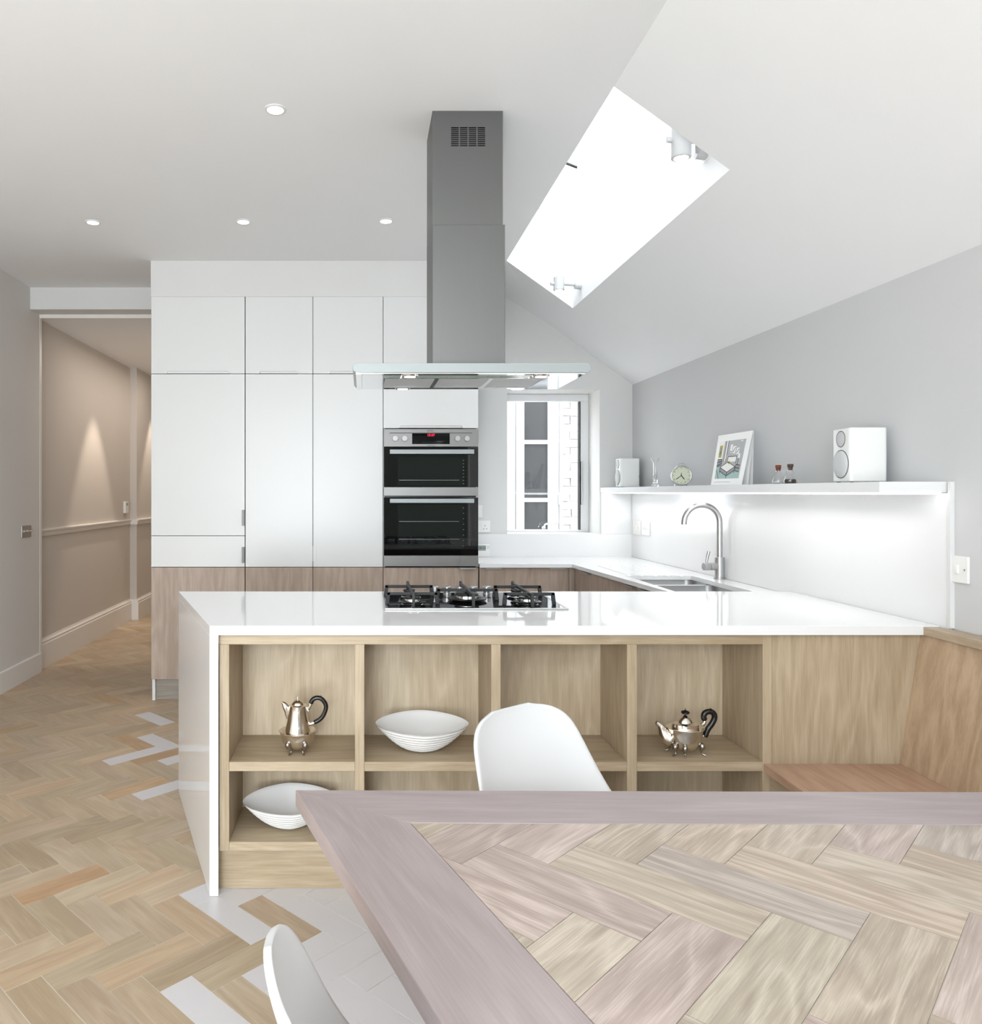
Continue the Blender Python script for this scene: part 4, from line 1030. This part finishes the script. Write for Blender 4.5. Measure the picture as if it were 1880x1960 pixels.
# ------------------------------------------------------------------ silver, bowls on island shelves
ZS = zsT
def coffee_pot():
    s_ = .0001539; Y = 2.653; X = pX(570, Y)
    t = empty('coffee_pot', (X, Y, ZS), 'tall silver coffee pot with black handle in the left shelf opening', 'coffee pot')
    def P(x, y, dy=0): return Vector((X+(x-825)*s_, Y+dy, ZS+(1635-y)*s_))
    prof = [(0, 90), (150, 92), (260, 130), (340, 230), (372, 330), (382, 400), (400, 440), (425, 475), (421, 480), (330, 440), (300, 420), (288, 500), (262, 600), (240, 690), (222, 800), (208, 900), (200, 1015), (204, 1045), (150, 1055)]
    wob = lambda th, j: .03*math.cos(8*th) if 6 <= j <= 8 else 0
    obj('body', lathe(B(), [(a*s_, b*s_) for a, b in prof], (X, Y, ZS), 56, wob=wob), M['silver'], t, smooth=50)
    obj('lid', lathe(B(), [(206*s_, 1040*s_), (140*s_, 1060*s_), (125*s_, 1100*s_), (80*s_, 1145*s_), (30*s_, 1160*s_), (12*s_, 1170*s_), (14*s_, 1185*s_), (32*s_, 1200*s_), (22*s_, 1220*s_), (8*s_, 1250*s_), (0, 1265*s_)], (X, Y, ZS), 36), M['silver'], t, smooth=50)
    bm = B(); pts = [P(590, 900), P(585, 740), P(560, 640), P(520, 570), P(470, 525)]
    rr_ = [.006, .016, .017, .014, .007]; tube(bm, spline(pts, 4), [.003, .005, .007, .0085, .0095, .0105, .011, .0115, .0115, .011, .0105, .010, .009, .008, .0065, .005, .0035], 16, flat=.9)
    obj('spout', bm, M['silver'], t, smooth=60)
    obj('handle', tube(B(), spline([P(1115, 560), P(1160, 470), P(1260, 425), P(1370, 460), P(1450, 570), P(1455, 680), P(1400, 820), P(1310, 920), P(1190, 985)], 5), [.0058]+[.0078]*39+[.0060], 14), M['black'], t, smooth=60)
    bm = B(); cyl(bm, P(1345, 440), P(1352, 380), .0035, .0015, 10); obj('handle_finial', bm, M['black'], t)
    bm = B(); tube(bm, [P(1010, 610), P(1060, 720), P(1080, 660), P(1120, 552)], [.003, .0055, .006, .0068], 12); obj('handle_socket', bm, M['silver'], t, smooth=60)
    bm = B(); tube(bm, [P(1060, 960), P(1095, 1020), P(1195, 983)], [.004, .0062, .0064], 12); obj('handle_socket', bm, M['silver'], t, smooth=60)
    for a in (-118, -62, 62, 118):
        ca, sa = math.cos(math.radians(a)), math.sin(math.radians(a))
        def Q_(r_, z_): return Vector((X+r_*ca*1.15, Y+r_*sa, ZS+z_))
        bm = tube(B(), spline([Q_(.053, .050), Q_(.055, .036), Q_(.040, .022), Q_(.036, .012), Q_(.042, .004), Q_(.049, .003)], 3), [.004, .007, .009, .0095, .009, .007, .006, .005, .0035, .003, .003, .003, .0035, .0038, .0035, .003], 10)
        obj('foot', bm, M['silver_dark'], t, smooth=60)
coffee_pot()
def tea_pot():
    s_ = .0001707; Y = 2.635; X = pX(1312, Y)
    t = empty('tea_pot', (X, Y, ZS), 'squat silver teapot with black knob and handle in the right shelf opening', 'teapot')
    def P(x, y, dy=0): return Vector((X+(x-960)*s_, Y+dy, ZS+(1265-y)*s_))
    prof = [(0, 60), (120, 62), (220, 110), (290, 190), (325, 300), (340, 400), (352, 480), (380, 520), (376, 526), (330, 520), (262, 520), (262, 560), (255, 600), (200, 612), (140, 622), (125, 660), (80, 715), (35, 745), (0, 750)]
    wob = lambda th, j: .025*math.cos(12*th) if 7 <= j <= 8 else 0
    obj('body', lathe(B(), [(a*s_, b*s_) for a, b in prof], (X, Y, ZS), 60, sx=1.0, sy=.82, wob=wob), M['silver'], t, smooth=50)
    obj('knob', lathe(B(), [(0, 735*s_), (45*s_, 745*s_), (20*s_, 765*s_), (18*s_, 785*s_), (70*s_, 800*s_), (85*s_, 825*s_), (70*s_, 850*s_), (20*s_, 866*s_), (8*s_, 880*s_), (5*s_, 905*s_), (0, 915*s_)], (X, Y, ZS), 28), M['black'], t, smooth=50)
    obj('spout', tube(B(), spline([P(680, 960), P(590, 930), P(530, 850), P(480, 740), P(430, 680), P(375, 645)], 4), [.026, .0275, .028, .0275, .026, .024, .022, .020, .018, .016, .0145, .013, .012, .011, .010, .009, .0085, .008, .0075, .007, .0065], 18), M['silver'], t, smooth=60)
    obj('handle', tube(B(), spline([P(1360, 600), P(1330, 540), P(1350, 460), P(1430, 425), P(1520, 450), P(1550, 540), P(1500, 660), P(1420, 770), P(1370, 880), P(1355, 930)], 4), [.006]+[.0095]*34+[.0088, .009], 14), M['black'], t, smooth=60)
    obj('handle_finial', tube(B(), [P(1500, 400), P(1510, 385)], [.010, .009], 12), M['black'], t, smooth=60)
    bm = B(); tube(bm, [P(1290, 690), P(1340, 660), P(1355, 610)], [.008, .006, .006], 12); tube(bm, [P(1280, 930), P(1320, 915), P(1350, 905)], [.006, .006, .007], 12)
    obj('handle_socket', bm, M['silver'], t, smooth=60)
    for a in (-110, -30, 30, 150, 215):
        if a == 30: continue
        ca, sa = math.cos(math.radians(a)), math.sin(math.radians(a))
        def Q_(r_, z_): return Vector((X+r_*ca, Y+r_*sa*.85, ZS+z_))
        bm = tube(B(), spline([Q_(.052, .042), Q_(.056, .030), Q_(.052, .018), Q_(.054, .009), Q_(.060, .0035), Q_(.068, .003)], 3), [.004, .007, .009, .0095, .009, .007, .0055, .004, .003, .0028, .0028, .003, .0033, .0036, .0033, .003], 10)
        obj('foot', bm, M['silver_dark'], t, smooth=60)
tea_pot()
def bowl(px, Y, z, rot, label):
    X = pX(px, Y); bm = B(); seg = 72; hx, hy, hh = .163, .118, .094
    def ring(f, inner, k=0):
        out = []
        for i in range(seg):
            th = 2*math.pi*i/seg; c, s_ = math.cos(th), math.sin(th)
            e = 1/((abs(c)**1.55+abs(s_)**1.75)**(1/1.62))
            rim = hh*(1-.02*abs(c)**3)+.010*s_
            rad = .24+.76*f**.78
            zz = .004*(1-f)*0+rim*(f**1.25)+(0.006 if inner and f < .9 else 0)*(1-f)
            rd = rad-(.02 if inner else 0)
            rp = (.020*math.cos(f*2*math.pi*9)) if not inner and .08 < f < .97 else 0
            out.append(bm.verts.new((hx*e*c*(rd+rp), hy*e*s_*(rd+rp), zz)))
        return out
    fs = [k/54 for k in range(55)]
    rings = [ring(f, False) for f in fs]+[ring(f, True) for f in fs[::-1][1::3]]
    for a, b in zip(rings, rings[1:]):
        for i in range(seg): bm.faces.new((a[i], a[(i+1) % seg], b[(i+1) % seg], b[i]))
    bm.faces.new(rings[0][::-1]); bm.faces.new(rings[-1])
    o = obj('bowl', bm, M['ceramic'], None, smooth=60); o.location = (X, Y, z+.0005); o.rotation_euler = (0, 0, math.radians(rot))
    tag(o, label, 'bowl')
bowl(808, 2.675, ZS, 0, 'white ribbed oval bowl in the upper shelf right of the coffee pot')
bowl(555, 2.68, zbT, 8, 'white ribbed oval bowl in the lower left shelf behind the table corner')

# ------------------------------------------------------------------ built-in bench at right
bn = empty('corner_bench', (1.6, 1.6, 0), 'built-in oak bench with sloping back against the right wall', 'bench')
zs_ = .430; yB_ = YS-.001
bm = B(); prism(bm, [(1.331, yB_), (1.30, -.6), (XR-.004, -.6), (XR-.004, yB_)], zs_-.028, zs_); obj('seat', bm, M['seat'], bn, bevel=.001)
bm = B(); prism(bm, [(1.353, yB_-.001), (1.322, -.59), (1.342, -.59), (1.373, yB_-.001)], .001, zs_-.0285); obj('seat_front', bm, M['oakY'], bn)
bm = B()
hexa(bm, [(1.783, yB_, zs_+.0005), (1.80, yB_, zs_+.0005), (1.78, -.6, zs_+.0005), (1.763-.02, -.6, zs_+.0005), (1.853, yB_, .862), (1.873, yB_, .862), (1.80, -.6, .862), (1.78, -.6, .862)])
obj('backrest', bm, M['bench'], bn)
bm = B(); prism(bm, [(1.848, yB_-.0), (1.70, -.6), (XR-.002, -.6), (XR-.002, yB_-.072), (1.893, yB_-.072), (1.893, yB_)], .863, .8895) if False else hexa(bm, [(1.850, 2.527, .863), (XR-.002, 2.527-.04, .863), (XR-.002, -.6, .863), (1.47, -.6, .863), (1.850, 2.527, .8895), (XR-.002, 2.527-.04, .8895), (XR-.002, -.6, .8895), (1.47, -.6, .8895)])
bm.free(); bm = B(); prism(bm, [(1.846, 2.526), (1.47+.27, -.6), (XR-.002, -.6), (XR-.002, 2.476), (1.896, 2.476), (1.896, 2.526)], .863, .8895)
obj('cap_rail', bm, M['oakY'], bn, bevel=.001)

# ------------------------------------------------------------------ dining table
ZTB = .750; TT = .032
tb = empty('dining_table', (.6, .9, 0), 'limed oak dining table with herringbone top and pinkish wide border', 'table')
def tl(y): return -.133+(1.5-y)*.3326
yb0 = 1.5005; ynear = .05; xr = 1.62
def ybk(x): return yb0-.0078*(x+.133)
inl = .166  # horizontal width of slanted border
ib = .148
innerL = lambda y: tl(y)+inl
ic = (innerL(1.352), 1.352)
tints = [(1, 1, 1), (1.02, 1.0, .92), (.99, 1.0, .91), (1.0, .94, .96), (.95, .89, .91), (1.03, .98, .90), (.96, .95, .88), (1.02, .97, .99)]
iy0 = ynear+.15
polyBorderBack = [(tl(yb0), yb0), (xr, ybk(xr)), (xr, ybk(xr)-ib), (ic[0], ic[1])]
polyBorderLeft = [(tl(yb0), yb0), (ic[0], ic[1]), (innerL(iy0), iy0), (tl(ynear), ynear)]
polyBorderNear = [(tl(ynear), ynear), (innerL(iy0), iy0), (xr, iy0), (xr, ynear)]
ax_l = Vector((.3326, -1)).normalized()
def bord(poly, axv, dz=0): 
    o = place_piece('border_board', poly, ZTB-TT, ZTB+dz, (axv[0], axv[1]), (1, 1, 1, 1), M['tborder'], tb)
    b = o.modifiers.new('Bevel', 'BEVEL'); b.width = .0012; b.segments = 2; b.limit_method = 'ANGLE'
bord(polyBorderBack, (1, -.0078)); bord(polyBorderLeft, (ax_l.x, ax_l.y)); bord(polyBorderNear, (1, 0))
obj('under_top', prism(B(), [(ic[0]-.02, ic[1]+.01), (xr-.01, ic[1]+.01), (xr-.01, iy0-.02), (innerL(iy0)-.02, iy0-.02)], ZTB-TT+.002, ZTB-.0022), M['grout'], tb)
P1 = (.1528, 1.2020)
W_ = .0973; L_ = .293
nl = Vector((1, .3326)).normalized()      # inside is right of the slanted line
dl = nl.x*innerL(0)+nl.y*0
for kind, u, v, lu, lv in herring(xy2uv(*P1), True, range(-30, 40), range(-12, 12)):
    gp = .0006
    poly = [uv2xy(*c) for c in ((u+gp, v+gp), (u+lu-gp, v+gp), (u+lu-gp, v+lv-gp), (u+gp, v+lv-gp))]
    poly = clip_poly(poly, [(-nl.x, -nl.y, -(dl+.001)), (0, 1, ic[1]-.0015-.0), (1, 0, xr-.002), (0, -1, -(iy0+.001))])
    # follow the slightly turned back border
    poly = clip_poly(poly, [(.0078, 1, ic[1]-.0015+.0078*ic[0])]) if len(poly) >= 3 else []
    if len(poly) < 3: continue
    ar = abs(sum(poly[i][0]*poly[(i+1) % len(poly)][1]-poly[(i+1) % len(poly)][0]*poly[i][1] for i in range(len(poly))))/2
    if ar < .0001: continue
    t_ = random.choice(tints); s_ = random.uniform(.95, 1.05)
    place_piece('plank', poly, ZTB-.009, ZTB-.0006+random.uniform(-.0002, .0002), kind, (t_[0]*s_, t_[1]*s_, t_[2]*s_, 1), M['tplank'], tb)
for lx, ly in ((.36, .32), (.30, 1.18), (1.20, 1.18), (1.20, .32)):
    obj('leg', BX(lx-.03, lx+.03, ly-.03, ly+.03, 0.0008, ZTB-TT-.0005), M['oakZ'], tb, bevel=.002)

# ------------------------------------------------------------------ shell chairs
def make_chair(label):
    t = empty('shell_chair', (0, 0, 0), label, 'chair', None)
    bm = B(); nt_, ns = 44, 20
    ctrl = [(.235, .415), (.21, .437), (.12, .432), (0, .420), (-.10, .424), (-.160, .450), (-.198, .52), (-.232, .62), (-.266, .72), (-.296, .800), (-.302, .822)]
    cl = spline([(0, y, z) for y, z in ctrl], 12)
    # resample evenly by arc length
    ds = [0]
    for a, b in zip(cl, cl[1:]): ds.append(ds[-1]+(b-a).length)
    def cpt(f):
        d = f*ds[-1]
        for i in range(len(ds)-1):
            if ds[i+1] >= d: break
        k = (d-ds[i])/max(1e-9, ds[i+1]-ds[i]); return cl[i].lerp(cl[i+1], k), (cl[i+1]-cl[i]).normalized()
    def width(f):
        w = .222+.020*math.exp(-((f-.42)/.22)**2)
        if f > .55: w -= .065*((f-.55)/.45)**1.6
        e = 1
        if f > .88: e = max(0, 1-((f-.88)/.12)**3)**(1/3)
        if f < .10: e = (max(0, 1-((.10-f)/.10)**3))**(1/3)*.98+.02
        return w*max(e, .42)
    rows = []
    for j in range(nt_+1):
        f = .5-.5*math.cos(math.pi*j/nt_)
        p, tan = cpt(f); nrm = Vector((0, tan.z, -tan.y)); nrm = -nrm if False else Vector((0, -tan.z, tan.y))
        if nrm.z < 0 and f < .5: nrm = -nrm
        # normal points up on the seat, forward on the back
        if f >= .5 and nrm.y < 0: nrm = -nrm
        w = width(f); row = []
        lift = .045+.055*math.exp(-((f-.48)/.16)**2)
        for i in range(ns+1):
            s_ = -1+2*i/ns
            row.append(bm.verts.new(p+Vector((s_*w, 0, 0))+nrm*(lift*(w/.2)**2*abs(s_)**2.2)))
        rows.append(row)
    for a, b in zip(rows, rows[1:]):
        for i in range(ns): bm.faces.new((a[i], a[i+1], b[i+1], b[i]))
    o = obj('shell', bm, M['shell'], t, smooth=180)
    so = o.modifiers.new('Solidify', 'SOLIDIFY'); so.thickness = .010; so.offset = 0
    be = o.modifiers.new('Subdivision', 'SUBSURF'); be.levels = 1; be.render_levels = 1
    for x_ in (-1, 1):
        for y_ in (-1, 1):
            obj('leg', tube(B(), [(x_*.10, y_*.09+.0, .405), (x_*.205, y_*.20, .001)], [.013, .009], 12), M['oakZ'], t, smooth=60)
    bm = B(); tube(bm, [(-.15, -.14, .21), (.15, .14, .21)], .004, 8); tube(bm, [(.15, -.14, .212), (-.15, .14, .212)], .004, 8); tube(bm, [(-.12, -.11, .395), (.12, -.11, .395), (.12, .11, .395), (-.12, .11, .395), (-.12, -.11, .395)], .005, 8)
    obj('brace', bm, M['iron'], t)
    return t
ch = make_chair('white moulded shell chair on the far side of the table')
ch.location = (.532, 1.585, 0); ch.rotation_euler = (0, 0, math.radians(180+38))
dup(ch, (.196, .875, 0), math.radians(-75), 'white moulded shell chair at the left end of the table, cut by the photo edge')

# ------------------------------------------------------------------ ceiling lights
for i, (x, y, lab) in enumerate(((-.341, 2.964, 'recessed ceiling downlight nearest the viewer, left of the hood flue'), (-1.483, 4.20, 'recessed ceiling downlight nearest the left wall'),
                                (-.657, 4.19, 'recessed ceiling downlight in the middle of the far row of three'), (.1225, 4.18, 'recessed ceiling downlight nearest the hood flue in the far row'))):
    t = empty('downlight', (x, y, ZC), lab, 'light')
    bm = B(); pr = [(.030, 0), (.042, 0), (.042, -.003), (.032, -.005), (.030, 0)]
    lathe(bm, pr, (x, y, ZC-.0003), 36); obj('bezel', bm, M['white_matt'], t, smooth=40)
    obj('lens', cyl(B(), (x, y, ZC-.0025), (x, y, ZC-.0008), .031, seg=32), M['lamp'], t)
    spot('downlight_beam', (x, y, ZC-.03), 3.5, (1, .95, .88), 95, .9, (x, y, 0), .03)
for y, p_ in ((6.95, 42), (8.62, 40)):
    spot('hall_downlight_beam', (-2.15, y, 2.60), p_, (1, .86, .72), 54, .45, (-2.17, y, 0), .03)
l = bpy.data.lights.new('hall_ceiling_light', 'AREA'); l.shape = 'RECTANGLE'; l.size = .5; l.size_y = 2.2; l.energy = 8; l.color = (1, .88, .78)
o = bpy.data.objects.new('hall_ceiling_light', l); COL.objects.link(o); o.location = (-1.8, 7.3, 2.6)

def shaft_spot(px, py, Y0, ztop, zb_, rad, mx, my, lab):
    x = pX(px, Y0); t = empty('spotlight', (XRI+.4, Y0, zb_), lab, 'light')
    obj('barrel', cyl(B(), (x, Y0, zb_), (x, Y0, ztop), rad, rad, 32), M['fitting'], t, smooth=40, bevel=.003)
    obj('lens', cyl(B(), (x, Y0, zb_-.001), (x, Y0, zb_+.001), rad*.72, seg=28), M['lamp'], t)
    zm = (zb_+ztop)/2
    obj('arm', tube(B(), [(x-rad-.018, Y0, zm), (x+rad+.03, Y0+.01, zm), (1.31, my, zm)], .011, 12), M['fitting'], t, smooth=50)
    obj('wall_mount', cyl(B(), (1.300, my, zm-.004), (1.338, my, zm-.004), .022, .026, 24), M['fitting'], t, smooth=40)
    spot('shaft_spot_beam', (x, Y0, zb_-.02), 3, (1, .95, .88), 60, .7, (x, Y0, 0), .03)
shaft_spot(1304, 300, 2.895, 2.735, 2.595, .036, 1350, 3.0, 'white cylindrical spotlight at the near end of the rooflight')
shaft_spot(1070, 545, 4.70, 2.655, 2.572, .033, 1112, 4.72, 'white cylindrical spotlight at the far end of the rooflight')

# ------------------------------------------------------------------ repeats carry a shared group phrase
GROUPS = {'tall_cupboard': 'tall cupboards along the back', 'base_cupboard': 'wood-fronted base cupboards', 'speaker': 'bookshelf speakers on the long shelf',
          'bowl': 'white ribbed bowls on the island shelves', 'flask': 'glass flasks on the long shelf', 'downlight': 'recessed ceiling downlights',
          'spotlight': 'spotlights in the rooflight', 'shell_chair': 'white shell chairs round the table', 'fused_switch': 'switch plates on the splashback'}
for o in list(COL.objects):
    k = o.name.split('.')[0]
    if o.parent is None and o.get('category') and k in GROUPS: o['group'] = GROUPS[k]
